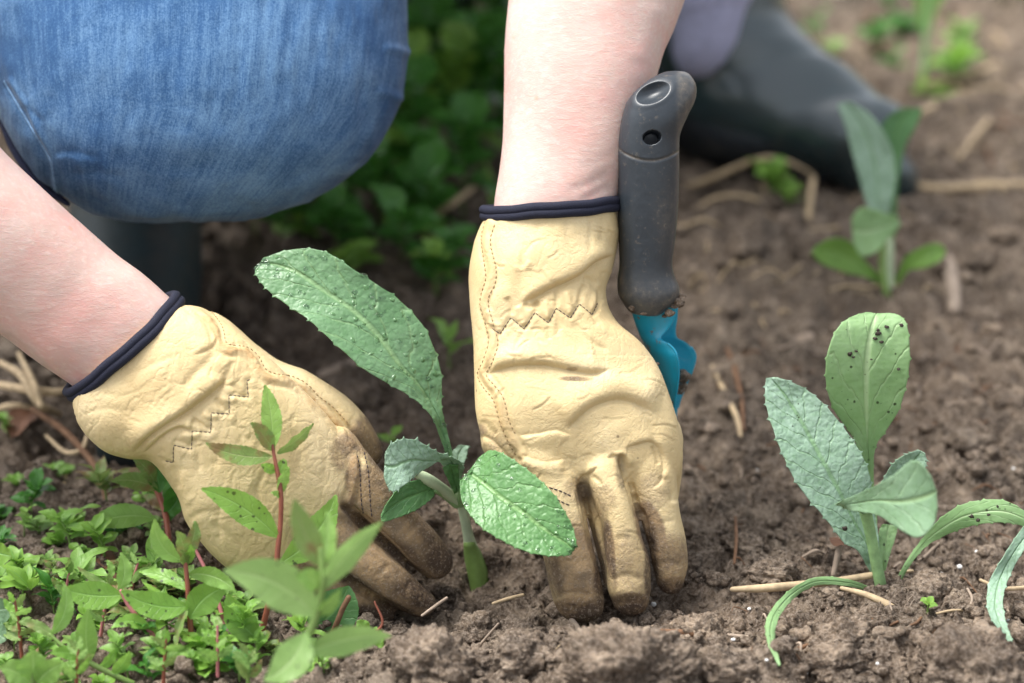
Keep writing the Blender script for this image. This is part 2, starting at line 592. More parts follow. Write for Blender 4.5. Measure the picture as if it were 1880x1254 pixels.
def mat_plain(name, col, rough=0.6, nscale=60, var=0.25, bs=0.2, bd=0.001, spec=0.4, coat=0.0, metal=0.0, dirt=None):
    m, nt, b = mat_new(name)
    v = coords(nt)
    n = tnoise(nt, v, nscale, 5, 0.65)
    c = ramp(nt, n, [(0.25, tuple(x * (1 - var) for x in col)), (0.75, tuple(min(1, x * (1 + var)) for x in col))])
    if dirt:
        d1 = tnoise(nt, v, dirt[1], 6, 0.75)
        fac = ramp(nt, d1, [(dirt[2], 0.0), (dirt[3], dirt[4])])
        if len(dirt) > 5:
            fac = math_n(nt, 'ADD', fac, math_n(nt, 'MULTIPLY', attr(nt, "dirt"), ramp(nt, d1, [(0.35, 0.2), (0.6, 1.0)])), True)
        c = mix(nt, fac, c, dirt[0])
    lk(nt, c, b.inputs["Base Color"])
    b.inputs["Roughness"].default_value = rough
    b.inputs["Specular IOR Level"].default_value = spec
    b.inputs["Coat Weight"].default_value = coat
    b.inputs["Metallic"].default_value = metal
    lk(nt, bump(nt, n, bs, bd), b.inputs["Normal"])
    return m

def mat_leaf(name, dark, light, rib, silver=0.0, silver_col=(0.42, 0.56, 0.48), specks=0.0, drops=0.0, nv=9.0, slant=1.6, rough=0.45, trans=0.25, tcol=None, brown=0.0, quilt=1.0, vein=0.5):
    m, nt, b = mat_new(name)
    uv = coords(nt, (1, 1, 1), "UV")
    o = coords(nt)
    sx = nt.nodes.new("ShaderNodeSeparateXYZ"); lk(nt, uv, sx.inputs[0])
    au = math_n(nt, 'ABSOLUTE', math_n(nt, 'SUBTRACT', sx.outputs[0], 0.5))     # 0 at rib, 0.5 at edge
    ph = math_n(nt, 'SUBTRACT', math_n(nt, 'MULTIPLY', sx.outputs[1], nv), math_n(nt, 'MULTIPLY', math_n(nt, 'POWER', au, 0.8), slant * 2))
    wob = tnoise(nt, uv, 6, 2)
    ph = math_n(nt, 'ADD', ph, math_n(nt, 'MULTIPLY', wob, 0.7))
    fr = math_n(nt, 'ABSOLUTE', math_n(nt, 'SUBTRACT', math_n(nt, 'FRACT', ph), 0.5))     # 0 on the vein
    vn = ramp(nt, fr, [(0.0, 1.0), (0.075, 0.0)])
    ribm = ramp(nt, au, [(0.0, 1.0), (0.022, 0.8), (0.045, 0.0)])
    qv = N(nt, "ShaderNodeTexVoronoi", Scale=300.0, feature='DISTANCE_TO_EDGE'); lk(nt, o, qv.inputs["Vector"])
    qs = ramp(nt, qv.outputs["Distance"], [(0.0, 0.0), (0.25, 1.0)])
    n1 = tnoise(nt, o, 35, 4, 0.6)
    n2 = tnoise(nt, o, 350, 3, 0.6)
    c = mix(nt, ramp(nt, n1, [(0.3, 0.0), (0.7, 1.0)]), dark, light)
    c = mix(nt, math_n(nt, 'MULTIPLY', math_n(nt, 'SUBTRACT', 1.0, qs), 0.16 * quilt), c, tuple(x * 0.6 for x in dark))
    if silver:
        sn = ramp(nt, n2, [(0.25, 0.45), (0.62, 1.0)])
        sl = math_n(nt, 'MULTIPLY', math_n(nt, 'MULTIPLY', sn, ramp(nt, n1, [(0.25, 0.45), (0.7, 1.0)])), silver)
        c = mix(nt, sl, c, silver_col)
    c = mix(nt, math_n(nt, 'MULTIPLY', vn, vein), c, rib)
    c = mix(nt, math_n(nt, 'MULTIPLY', ribm, 0.85), c, rib)
    if brown:
        bn = tnoise(nt, o, 70, 4, 0.6)
        c = mix(nt, ramp(nt, bn, [(0.5, 0.0), (0.62, brown)]), c, (0.20, 0.10, 0.05))
    dropm = None
    if drops:
        dv = N(nt, "ShaderNodeTexVoronoi", Scale=190.0); dv.inputs["Randomness"].default_value = 1.0
        on = nt.nodes.new("ShaderNodeVectorMath"); on.operation = 'ADD'
        wn_ = N(nt, "ShaderNodeTexNoise", Scale=120.0, Detail=2.0); lk(nt, o, wn_.inputs["Vector"])
        sc_ = nt.nodes.new("ShaderNodeVectorMath"); sc_.operation = 'SCALE'; sc_.inputs["Scale"].default_value = 0.006
        lk(nt, wn_.outputs["Color"], sc_.inputs[0]); lk(nt, o, on.inputs[0]); lk(nt, sc_.outputs[0], on.inputs[1])
        lk(nt, on.outputs[0], dv.inputs["Vector"])
        cs = nt.nodes.new("ShaderNodeSeparateColor"); lk(nt, dv.outputs["Color"], cs.inputs[0])
        radi = math_n(nt, 'MULTIPLY', cs.outputs[0], 0.36 * drops)
        hh = math_n(nt, 'DIVIDE', math_n(nt, 'SUBTRACT', radi, dv.outputs["Distance"]), 0.16, True)
        dropm = math_n(nt, 'SQRT', hh)
        c = mix(nt, math_n(nt, 'MULTIPLY', dropm, 0.5), c, tuple(x * 0.7 for x in light))
    if specks:
        sv = N(nt, "ShaderNodeTexVoronoi", Scale=330.0); lk(nt, o, sv.inputs["Vector"])
        cs2 = nt.nodes.new("ShaderNodeSeparateColor"); lk(nt, sv.outputs["Color"], cs2.inputs[0])
        clus = ramp(nt, tnoise(nt, o, 45, 2), [(0.42, 0.0), (0.62, 1.0)])
        rr = math_n(nt, 'MULTIPLY', math_n(nt, 'MULTIPLY', cs2.outputs[0], clus), 0.62 * specks)
        sm = math_n(nt, 'DIVIDE', math_n(nt, 'SUBTRACT', rr, sv.outputs["Distance"]), 0.06, True)
        c = mix(nt, math_n(nt, 'MULTIPLY', sm, 0.92), c, (0.018, 0.012, 0.010))
    lk(nt, c, b.inputs["Base Color"])
    b.inputs["Roughness"].default_value = rough
    if dropm is not None:
        lk(nt, ramp(nt, dropm, [(0.0, rough), (0.3, 0.1)]), b.inputs["Roughness"])
    b.inputs["Specular IOR Level"].default_value = 0.45
    h = math_n(nt, 'SUBTRACT', 1.0, math_n(nt, 'MAXIMUM', vn, ribm))
    k1 = bump(nt, h, 0.5, 0.0009)
    k2 = bump(nt, qs, 0.20 * quilt, 0.0007, k1)
    k3 = bump(nt, n2, 0.25, 0.0006, k2)
    if dropm is not None:
        k3 = bump(nt, dropm, 0.6, 0.0012, k3)
    lk(nt, k3, b.inputs["Normal"])
    if trans:
        tr = nt.nodes.new("ShaderNodeBsdfTranslucent")
        tcx = mix(nt, 0.5, c, tcol or tuple(min(1, x * 2.2) for x in light))
        lk(nt, tcx, tr.inputs[0])
        ms = nt.nodes.new("ShaderNodeMixShader"); ms.inputs[0].default_value = trans
        lk(nt, b.outputs[0], ms.inputs[1]); lk(nt, tr.outputs[0], ms.inputs[2])
        lk(nt, ms.outputs[0], nt.nodes["Material Output"].inputs[0])
    return m

M = {
    'soil': mat_soil('soil'),
    'clod': mat_soil('clod', 1.1),
    'clodpale': mat_soil('clodpale', 1.9),
    'leather': mat_leather('tan_leather'),
    'skin': mat_skin('skin'),
    'denim': mat_denim('denim'),
    'hem': mat_plain('denim_hem', (0.016, 0.022, 0.055), 0.85, 500, 0.4),
    'binding': mat_plain('navy_binding', (0.009, 0.011, 0.027), 0.8, 1500, 0.6, 0.7, 0.0005),
    'thread': mat_plain('dark_thread', (0.045, 0.035, 0.04), 0.8, 900),
    'tan_thread': mat_plain('tan_thread', (0.36, 0.25, 0.13), 0.8, 900),
    'navy_thread': mat_plain('navy_thread', (0.006, 0.008, 0.022), 0.6, 900),
    'grip': mat_plain('grey_plastic', (0.030, 0.038, 0.047), 0.33, 800, 0.12, 0.04, 0.0003, 0.5, dirt=((0.17, 0.145, 0.115), 260, 0.58, 0.68, 0.5, 1)),
    'blade': mat_plain('turquoise_paint', (0.008, 0.34, 0.52), 0.33, 90, 0.15, 0.05, 0.0005, 0.5, coat=0.3, dirt=((0.16, 0.11, 0.075), 110, 0.60, 0.64, 0.9)),
    'boot': mat_plain('green_rubber', (0.020, 0.042, 0.048), 0.30, 30, 0.2, 0.05, 0.002, 0.9, coat=.4, dirt=((0.12, 0.105, 0.09), 35, 0.55, 0.80, 0.3)),
    'lining': mat_plain('lavender_cloth', (0.40, 0.41, 0.58), 0.9, 200, 0.2),
    'straw': mat_plain('dry_straw', (0.46, 0.35, 0.215), 0.75, 140, 0.4, 0.4, 0.001),
    'twig': mat_plain('brown_twig', (0.16, 0.085, 0.045), 0.8, 140, 0.4, 0.4, 0.001),
    'redstem': mat_plain('red_stem', (0.24, 0.075, 0.045), 0.5, 60, 0.4),
    'pinkstem': mat_plain('pink_stem', (0.45, 0.16, 0.17), 0.5, 60, 0.3),
    'greenstem': mat_plain('green_stem', (0.17, 0.27, 0.07), 0.5, 60, 0.3),
    'petiole': mat_plain('pale_petiole', (0.46, 0.56, 0.36), 0.5, 60, 0.25),
    'seedstem': mat_plain('downy_green_stem', (0.24, 0.40, 0.17), 0.6, 150, 0.3, 0.4, 0.0006),
    'perlite': mat_plain('white_perlite', (0.78, 0.78, 0.76), 0.8, 300, 0.15, 0.5, 0.001),
    'stone': mat_plain('pale_stone', (0.33, 0.26, 0.20), 0.85, 90, 0.3, 0.5, 0.002),
    'shirt': mat_plain('grey_cloth', (0.10, 0.11, 0.14), 0.9, 60, 0.2),
    'hair': mat_plain('brown_hair', (0.06, 0.035, 0.02), 0.5, 60, 0.2),
    'dead': mat_plain('dead_leaf', (0.13, 0.060, 0.032), 0.7, 60, 0.4, 0.5, 0.002),
    'moss': mat_plain('moss', (0.12, 0.16, 0.03), 0.9, 200, 0.4),
}
M['leafA'] = mat_leaf('cardoon_leaf_wet', (0.055, 0.155, 0.045), (0.10, 0.235, 0.08), (0.24, 0.39, 0.18), silver=0.5, silver_col=(0.28, 0.44, 0.27), drops=1.0, nv=9, rough=0.34, trans=0.12)
M['leafB'] = mat_leaf('cardoon_leaf_oval', (0.055, 0.175, 0.035), (0.10, 0.255, 0.062), (0.22, 0.38, 0.14), silver=0.4, silver_col=(0.24, 0.42, 0.20), drops=0.7, nv=7, rough=0.36, trans=0.15, vein=0.25)
M['leafS'] = mat_leaf('cardoon_leaf_silver', (0.09, 0.20, 0.085), (0.14, 0.28, 0.12), (0.20, 0.35, 0.17), silver=0.75, silver_col=(0.43, 0.58, 0.48), nv=11, rough=0.55, trans=0.12, specks=0.35)
M['leafF'] = mat_leaf('cardoon_leaf_pale', (0.18, 0.34, 0.115), (0.27, 0.45, 0.17), (0.50, 0.64, 0.37), silver=0.4, silver_col=(0.44, 0.60, 0.38), nv=6, rough=0.5, trans=0.3, specks=0.55, quilt=0.3, vein=0.3)
M['leafD'] = mat_leaf('cardoon_leaf_green', (0.05, 0.17, 0.035), (0.09, 0.25, 0.05), (0.16, 0.33, 0.10), silver=0.15, nv=7, rough=0.4, trans=0.2, quilt=0.5)
M['weed'] = mat_leaf('willowherb_leaf', (0.15, 0.31, 0.045), (0.25, 0.45, 0.085), (0.27, 0.48, 0.13), nv=9, slant=1.2, rough=0.42, trans=0.3, specks=0.9, quilt=0.25, vein=0.35)
M['weedclean'] = mat_leaf('willowherb_leaf_clean', (0.16, 0.31, 0.06), (0.27, 0.46, 0.11), (0.33, 0.52, 0.17), nv=9, slant=1.2, rough=0.42, trans=0.3, specks=0.35, quilt=0.2, vein=0.35)
M['weedbrown'] = mat_leaf('willowherb_leaf_brown', (0.13, 0.22, 0.05), (0.22, 0.32, 0.09), (0.30, 0.36, 0.15), nv=9, slant=1.2, rough=0.45, trans=0.25, brown=0.9, quilt=0.2)
M['chick'] = mat_leaf('chickweed_leaf', (0.15, 0.30, 0.042), (0.26, 0.45, 0.08), (0.20, 0.42, 0.11), nv=5, rough=0.4, trans=0.25, quilt=0.1, vein=0.2, specks=0.3)
M['under'] = mat_leaf('undergrowth_leaf', (0.034, 0.14, 0.018), (0.085, 0.25, 0.038), (0.08, 0.24, 0.05), nv=6, rough=0.35, trans=0.25, quilt=0.3, vein=0.3)
M['underblue'] = mat_leaf('undergrowth_leaf_grey', (0.10, 0.20, 0.10), (0.20, 0.32, 0.18), (0.25, 0.38, 0.22), nv=6, rough=0.4, trans=0.15)
M['chickpale'] = mat_leaf('chickweed_leaf_pale', (0.15, 0.30, 0.06), (0.26, 0.42, 0.12), (0.32, 0.48, 0.16), nv=5, rough=0.45, trans=0.25, quilt=0.1, vein=0.2, specks=0.5, brown=0.3)
M['weedpale'] = mat_leaf('willowherb_leaf_pale', (0.19, 0.34, 0.09), (0.29, 0.46, 0.15), (0.38, 0.54, 0.22), nv=9, slant=1.2, rough=0.45, trans=0.35, specks=0.5, quilt=0.2, vein=0.3)
M['shadeboot'] = mat_plain('shaded_green_rubber', (0.018, 0.030, 0.033), 0.6, 30, 0.3, 0.2, 0.002, 0.3, dirt=((0.06, 0.048, 0.038), 35, 0.45, 0.7, 0.6))  # darker, duller boot rubber: the body's shade under the knee put into the colour
M['seam'] = mat_plain('faded_denim_seam', (0.13, 0.24, 0.40), 0.9, 400, 0.5, 0.5, 0.0006)
M['speck'] = mat_plain('dark_soil_speck', (0.030, 0.021, 0.015), 0.8, 300, 0.4)
M['leafH'] = mat_leaf('cardoon_leaf_grey_green', (0.13, 0.26, 0.11), (0.19, 0.34, 0.15), (0.30, 0.44, 0.22), silver=0.6, silver_col=(0.38, 0.53, 0.40), nv=6, rough=0.5, trans=0.2, quilt=0.4, vein=0.2)
# ------------------------------------------------------------------ ground
MOUNDS = []     # x, y, rx, ry, height
def mound(px, py, rx, ry, h):
    g = G(px, py)
    MOUNDS.append((g[0], g[1], rx, ry, h))
mound(800, 1240, .045, .03, .006)
mound(1010, 1245, .05, .03, .004)
mound(1180, 1250, .055, .03, .007)
mound(1700, 1130, .03, .04, .006)
mound(1500, 1240, .08, .03, .003)
mound(850, 1070, .06, .05, -.010)
mound(960, 1080, .05, .06, -.008)
mound(1110, 1120, .06, .04, -.010)
mound(690, 1120, .05, .04, -.014)
mound(1240, 520, .15, .12, .012)
mound(1450, 420, .10, .08, .010)

def ground_z(x, y):
    p = np.column_stack([x, y, np.zeros_like(x)])
    z = 0.007 * fbm(p * 8, 2, 3)
    w = p + 0.006 * np.column_stack([noise3(p * 60, 31), noise3(p * 60, 32), np.zeros_like(x)])
    near = smoothstep(6.0, 3.0, y)
    z += near * 0.012 * (np.abs(noise3(w * 30, 5)) - .3)
    z += near * 0.0075 * (np.abs(noise3(w * 66, 6)) - .3)
    z += near * 0.0042 * (np.abs(noise3(w * 150, 7)) - .3)
    z += near * (.0050 * (.3 - np.abs(noise3(w * 95, 12))) + .0026 * (.3 - np.abs(noise3(w * 190, 13))) + 0.0022 * noise3(p * 300, 8) + .0026 * (np.abs(noise3(w * 240, 9)) - .3))
    for (mx, my, rx, ry, h) in MOUNDS:
        z += h * np.exp(-(((x - mx) / rx) ** 2 + ((y - my) / ry) ** 2))
    return z

xs = np.concatenate([[-40, -10, -4, -2, -1.2, -.8], np.arange(-.56, .56, .0024), [.8, 1.2, 2, 4, 10, 40]])
ys = np.concatenate([[-10, -3, 0, .7, 1.0], np.arange(1.13, 1.62, .0021), np.arange(1.622, 2.75, .0046), [3.0, 3.5, 4.5, 8, 20, 60]])
X, Y = np.meshgrid(xs, ys)
X, Y = X.ravel(), Y.ravel()
Z = ground_z(X, Y)
pj = np.column_stack([X, Y, Z])
jx, jy = noise3(pj * 120, 41) * .0016, noise3(pj * 120, 42) * .0016
GV = np.column_stack([X + jx, Y + jy, Z])
GF = grid_faces(len(ys), len(xs))
ground = obj("ground", (GV, GF), M['soil'], origin=(0, 0, 0), uv=False)
tag(ground, kind="structure")

def gz(x, y):
    return float(ground_z(np.array([float(x)]), np.array([float(y)]))[0])

def lump(r, sub, seed, rough=.28):
    """one crumbly clod round the origin"""
    import bmesh
    bm = bmesh.new()
    bmesh.ops.create_icosphere(bm, subdivisions=sub, radius=1.0)
    v = np.array([p.co[:] for p in bm.verts])
    f = [tuple(q.index for q in t.verts) for t in bm.faces]
    bm.free()
    rs = np.random.RandomState(seed)
    sc = np.array([1, rs.uniform(.7, 1.1), rs.uniform(.55, .85)])
    off = rs.uniform(-50, 50, 3)
    d = rough * fbm(v * 1.3 + off, 3, seed) + rough * .55 * (np.abs(noise3(v * 3.1 + off, seed + 9)) - .3)
    if sub > 3:
        d += rough * .38 * (.3 - np.abs(noise3(v * 5.2 + off, seed + 59))) + rough * .26 * (.3 - np.abs(noise3(v * 12 + off, seed + 69)))
        d += rough * .30 * (np.abs(noise3(v * 7.5 + off, seed + 19)) - .3) + rough * .22 * noise3(v * 17 + off, seed + 29) + rough * .20 * (np.abs(noise3(v * 30 + off, seed + 39)) - .3)+ rough * .10 * noise3(v * 60 + off, seed + 49)
    v = v * (1 + d)[:, None] * sc * r
    return v, f

# loose crumbs of soil all over the bed: nobody could count them
crumbs_v, crumbs_f, cn = [], [], 0
tmpl3 = [lump(1, 3, 100 + i, .34) for i in range(6)]
tmpl1 = [lump(1, 1, 250 + i, .42) for i in range(8)]
tmpl2 = [lump(1, 2, 200 + i, .38) for i in range(8)]
rs = np.random.RandomState(11)
def scatter(n, tm, rmin, rmax, py0, py1, pw=2.2):
    global cn
    for i in range(n):
        px = rs.uniform(-150, 2030)
        py = py0 + (py1 - py0) * rs.rand()
        g = G(px, py)
        r = rmin + (rmax - rmin) * rs.rand() ** pw
        v, f = tm[rs.randint(len(tm))]
        a = rs.uniform(0, 6.28)
        c, s = math.cos(a), math.sin(a)
        R = np.array([[c, -s, 0], [s, c, 0], [0, 0, 1]])
        w = (v * r) @ R.T
        w += np.array([g[0], g[1], gz(g[0], g[1]) + r * rs.uniform(-.1, .4)])
        crumbs_v.append(w)
        crumbs_f.append(np.array(f) + cn)
        cn += len(v)
scatter(420, tmpl3, .003, .0075, 900, 1290, 1.8)
scatter(220, tmpl3, .004, .013, 300, 900, 1.6)
scatter(1100, tmpl2, .0018, .0040, 850, 1290)
scatter(8500, tmpl1, .0006, .0020, 700, 1290, 1.5)
scatter(900, tmpl2, .002, .006, 200, 850)
o = obj("soil_crumbs", (np.vstack(crumbs_v), np.vstack(crumbs_f).tolist()), M['clod'], origin=(0, 0, 0), uv=False)
tag(o, "loose brown crumbs of soil scattered all over the garden bed", "soil crumbs", kind="stuff")

CLODS = [  # px, py of the middle, radius m, label
    (955, 1150, .0120, "round brown clod beside the tip of the right glove's index finger"),
    (1160, 1262, .036, "largest soil clod, low and broad, at the bottom edge below the right glove"),
    (790, 1243, .022, "rough brown clod just right of the weeds at the bottom edge"),
    (950, 1228, .014, "smooth faced clod between the two largest clods at the bottom edge"),
    (880, 1130, .014, "dark lumpy clod below the stem of the central seedling"),
    (1290, 1170, .014, "grey brown clod to the right of the glove's ring finger in front"),
    (905, 1010, .012, "small dark clod right of the white stem foot"),
    (770, 1160, .011, "dark moist clod under the left glove's fingertips"),
    (1705, 1100, .013, "pale crumbly clod at the foot of the front right seedling"),
    (1800, 1250, .026, "broad flat clod in the bottom right corner"),
    (1560, 1190, .016, "low clod left of the front right seedling in the foreground"),
    (1420, 1060, .012, "small clod on the soil right of the right glove"),
    (1530, 1230, .014, "reddish brown clod near the bottom edge right of centre"),
    (1320, 1250, .016, "dark clod at the bottom edge right of the largest clod"),
    (700, 490, .022, "blurred dark clod in shade above the big drooping leaf"),
    (1370, 990, .010, "little clod beside the dry stalk on the right"),
]
for i, (px, py, r, lb) in enumerate(CLODS):
    g = G(px, py)
    v, f = lump(r, 6 if r > .03 else (5 if r > .010 else 4), 300 + i, .30)
    g2 = G(px, py, r * .25)
    v = v + np.array([g2[0], g2[1], gz(g2[0], g2[1]) + r * .12])
    o = obj("soil_clod", (v, f), M['clod'], uv=False)
    tag(o, lb, "soil clod")
def drape(bvh, poly, n, lift=.0004):
    q = catmull(poly, n)
    pts, nrm = [], []
    for (x, y) in q:
        t = P(x, y, 0)
        r = unit(t - CAM)
        h = bvh.ray_cast(Vector(CAM), Vector(r))
        if h[0] is None: continue
        nv = np.array(h[1]);  nv = nv if nv @ r < 0 else -nv
        pts.append(np.array(h[0]) + nv * lift)
        nrm.append(nv)
    return np.array(pts), np.array(nrm)

# ------------------------------------------------------------------ the person
person = empty("person", G(420, 560))
tag(person, "crouching person in blue jeans, rubber boots and tan leather gloves planting a seedling", "person")

ARM_R = [(905, 500, 1112, 495, .014, .024), (908, 440, 1122, 430, .018, .027), (905, 385, 1137, 372, .020, .0285), (916, 319, 1160, 312, .024, .029), (922, 255, 1180, 240, .028, .030), (924, 160, 1204, 150, .034, .032),
         (925, 96, 1221, 90, .040, .034), (930, 30, 1246, 35, .046, .036), (938, -50, 1272, -50, .055, .039), (955, -200, 1320, -220, .08, .043), (980, -380, 1360, -400, .12, .046), (990, -600, 1340, -620, .20, .046),
         (980, -900, 1340, -900, .30, .050), (940, -1150, 1320, -1180, .40, .055)]
ARM_L = [(195, 740, 370, 590, -.010, .022), (150, 722, 330, 560, -.010, .026), (124, 700, 303, 538, -.010, .028), (86, 679, 258, 498, -.010, .030), (45, 648, 215, 468, -.010, .031), (0, 612, 172, 429, -.011, .033), (-60, 565, 129, 392, -.012, .036),
         (-115, 520, 93, 360, -.013, .038), (-190, 450, 40, 311, -.014, .040), (-250, 390, 0, 271, -.014, .042), (-360, 280, -80, 170, -.010, .044), (-480, 130, -180, 60, 0, .046), (-560, -50, -230, -70, .04, .046),
         (-540, -350, -180, -350, .14, .048), (-400, -700, -50, -700, .26, .052), (-220, -1050, 150, -1050, .38, .056)]
bd = Geo()
loft(ARM_R, 120, 64, bd, ex=2.15)
loft(ARM_L, 140, 64, bd, ex=2.15)
# trunk, neck and head, above the picture
loft([(-150, -400, 1150, -400, .62, .10), (-160, -700, 1180, -700, .58, .11), (-170, -1000, 1230, -1020, .50, .11), (-60, -1150, 1180, -1180, .44, .10), (250, -1250, 850, -1260, .38, .07)], 60, 64, bd)
loft([(420, -1150, 700, -1180, .38, .045), (420, -1320, 700, -1340, .34, .05), (330, -1420, 780, -1420, .28, .085), (330, -1600, 780, -1600, .25, .09), (420, -1760, 700, -1760, .27, .07)], 50, 48, bd)
bv, bf = remesh(bd, .0042, 3, 1)
rx, ry, rd = to_ref(bv)
bn = vnormals(bv, bf)
SK = [('b', (1105, 345, 28, 30, 0), -1.0), ('l', [(1040, 350), (1085, 335), (1125, 315)], -.6, 7), ('l', [(1060, 372), (1100, 352), (1130, 338)], -.6, 6), ('b', (1010, 330, 60, 50, 0), .8), ('l', [(1060, 310), (1100, 295), (1140, 270)], -.25, 6),
      ('l', [(1170, 120), (1195, 60), (1205, 0)], .8, 22), ('l', [(0, 612), (50, 650), (110, 705)], -1.2, 10), ('b', (120, 640, 60, 40, 40), .8), ('l', [(60, 600), (110, 650), (140, 700)], -.35, 8), ('b', (180, 600, 40, 60, 40), -.8)]
fr = smoothstep(-.1, .4, -(bn @ FW))
bv = bv + bn * ((sculpt(rx, ry, SK) * fr + .25 * fbm(bv * 45, 3, 77)) * .001)[:, None]
body = obj("body", (bv, bf), M['skin'], person, uv=False)

sh = Geo()
loft([(-230, -250, 1180, -250, .62, .13), (-230, -600, 1250, -600, .60, .14), (-230, -950, 1290, -980, .52, .13), (-120, -1180, 1230, -1200, .44, .12), (330, -1270, 820, -1280, .38, .075)], 40, 64, sh)
loft([(970, -500, 1380, -520, .17, .060), (955, -800, 1370, -800, .27, .064), (900, -1150, 1340, -1190, .41, .07)], 24, 40, sh, (True, True))
loft([(-500, -450, -130, -450, .17, .062), (-420, -700, -20, -700, .26, .066), (-250, -1080, 190, -1080, .39, .07)], 24, 40, sh, (True, True))
obj("shirt", sh, M['shirt'], person)
hr = Geo()
loft([(310, -1440, 800, -1440, .32, .085), (300, -1600, 810, -1600, .29, .10), (400, -1790, 720, -1790, .30, .08)], 24, 40, hr)
obj("hair", hr, M['hair'], person)

# jeans: the near knee, thigh and calf
KN = [(-420, -1000, 600, -1000, .56, .10), (-380, -750, 660, -760, .46, .11), (-300, -520, 710, -520, .33, .11), (-210, -320, 735, -320, .22, .11), (-130, -120, 746, -120, .15, .108), (-75, 0, 747, 0, .125, .102), (-35, 100, 748, 95, .11, .097), (-10, 190, 735, 185, .10, .090), (28, 268, 683, 282, .092, .080),
      (62, 318, 628, 335, .088, .067), (100, 352, 575, 366, .085, .054), (140, 376, 515, 388, .082, .041), (180, 396, 458, 402, .08, .030), (212, 403, 400, 406, .08, .018), (240, 406, 370, 408, .08, .009)]
jg = Geo()
loft(KN, 200, 220, jg, (True, False), ex=2.1, nfix=True)
loft([(260, 80, 600, 100, .17, .05), (180, 170, 460, 180, .25, .05), (150, 240, 380, 240, .33, .045)], 30, 60, jg, (True, False), 2.0, True)
v, f = remesh(jg, .0034, 4, 1)
rx, ry, rd = to_ref(v)
nn = vnormals(v, f)
if ((v - v.mean(0)) * nn).sum() < 0: nn = -nn
frj = smoothstep(-.3, .3, -(nn @ FW))
JF = [('b', (752, 97, 16, 9, 0), 2.2), ('b', (738, 180, 14, 9, 0), 2.2), ('l', [(700, 88), (730, 92), (752, 97)], 1.3, 8), ('l', [(690, 165), (720, 175), (740, 184)], 1.3, 8),
      ('f', [(95, 285), (130, 280), (190, 292)], 1.2, 9, 1), ('f', [(85, 225), (60, 205), (40, 190)], .8, 8, 1), ('l', [(120, 320), (180, 318), (240, 330)], -.8, 9), ('l', [(20, 150), (60, 215), (95, 290), (104, 345)], 1.4, 5, 'full'), ('l', [(8, 160), (48, 222), (84, 296), (94, 345)], -.9, 5, 'full'),
      ('l', [(150, 20), (175, 80), (190, 160)], .5, 14), ('l', [(250, 0), (275, 90), (300, 200)], .45, 13), ('l', [(300, 60), (320, 150), (330, 250)], -.4, 12), ('l', [(380, 30), (400, 130), (420, 240)], .4, 14), ('l', [(430, 80), (445, 190), (440, 280)], -.45, 12), ('l', [(500, 60), (515, 170), (500, 280)], .4, 12),
      ('l', [(210, 150), (240, 240), (250, 300)], -.45, 12), ('l', [(560, 20), (585, 120), (570, 240)], -.3, 14)]
v = v + nn * (sculpt(rx, ry, JF) * frj * .001 + .0008 * fbm(v * 40, 3, 5) + .0005 * noise3(v * np.array([220, 60, 60]), 6))[:, None]
hwid = np.interp(ry, [-400, 0, 150, 250, 320, 370, 410], [470, 405, 385, 345, 300, 255, 215])
cx_ = np.interp(ry, [-400, 0, 200, 410], [250, 335, 350, 300])
uu = np.clip((rx - cx_ + .10 * (ry - 100)) / hwid, -.985, .985)
juv = np.column_stack([np.arcsin(uu) / math.pi + .5, ry / 900.0])
jq = Geo().add(v, f, juv)
jeans = obj("jeans", jq, M['denim'], person)
hg = Geo()
hp = [P(-14, 185, .096), P(6, 225, .092), P(26, 272, .088), P(56, 317, .084), P(90, 349, .082), P(124, 374, .080)]
tube(hp, [.0022, .0027, .0028, .0028, .0026, .0015], 10, 40, geo=hg)
obj("trouser_hem", hg, M['hem'], jeans)
jb = BVHTree.FromPolygons([Vector(p) for p in v], f)
sp_, _n = drape(jb, [(8, 150), (28, 185), (50, 222), (74, 262), (92, 294), (100, 330), (106, 356)], 60, -.0003)
sg = Geo()
tube(sp_, .0009, 8, None, geo=sg)
obj("side_seam", sg, M['seam'], jeans)

# the other leg: cloth above the far boot
lg = Geo()
loft([(1130, -420, 1420, -420, .42, .06), (1190, -200, 1400, -200, .50, .055), (1215, -60, 1392, -80, .52, .052), (1222, 20, 1385, -15, .52, .050), (1232, 45, 1368, 20, .52, .044)], 40, 48, lg)
obj("trouser_leg", lg, M['lining'], person)

# boots
def boot(name, rows, sole_rows, label, bm='boot'):
    g = Geo()
    loft(rows, 60, 56, g, ex=2.3)
    o = obj(name, g, M[bm], person)
    o["label"] = label
    s = Geo()
    loft(sole_rows, 40, 48, s, ex=3)
    obj("boot_sole", s, M['grip'], o)
    return o
boot("rubber_boot", [(1170, -60, 1432, -40, .56, .055), (1190, 20, 1446, 15, .57, .058), (1200, 90, 1482, 65, .575, .060), (1215, 170, 1528, 112, .575, .058), (1255, 235, 1578, 150, .57, .055), (1325, 278, 1622, 190, .565, .050), (1400, 300, 1664, 216, .56, .050), (1470, 316, 1672, 250, .555, .048), (1525, 326, 1662, 286, .552, .038)],
     [(1200, 215, 1300, 170, .60, .05), (1290, 283, 1420, 210, .58, .048), (1400, 318, 1600, 250, .57, .044), (1490, 332, 1655, 290, .56, .036), (1530, 334, 1640, 310, .558, .026)], "dark green boot on the far foot")
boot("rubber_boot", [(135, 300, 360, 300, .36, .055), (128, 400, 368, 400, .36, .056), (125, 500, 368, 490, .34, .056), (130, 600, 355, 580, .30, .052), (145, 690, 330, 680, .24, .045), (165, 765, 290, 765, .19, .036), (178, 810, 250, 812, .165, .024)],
     [(140, 560, 360, 550, .37, .03), (150, 700, 330, 700, .27, .03), (170, 800, 280, 800, .20, .022), (185, 835, 250, 835, .18, .014)], "dark green boot under the near knee", "shadeboot")

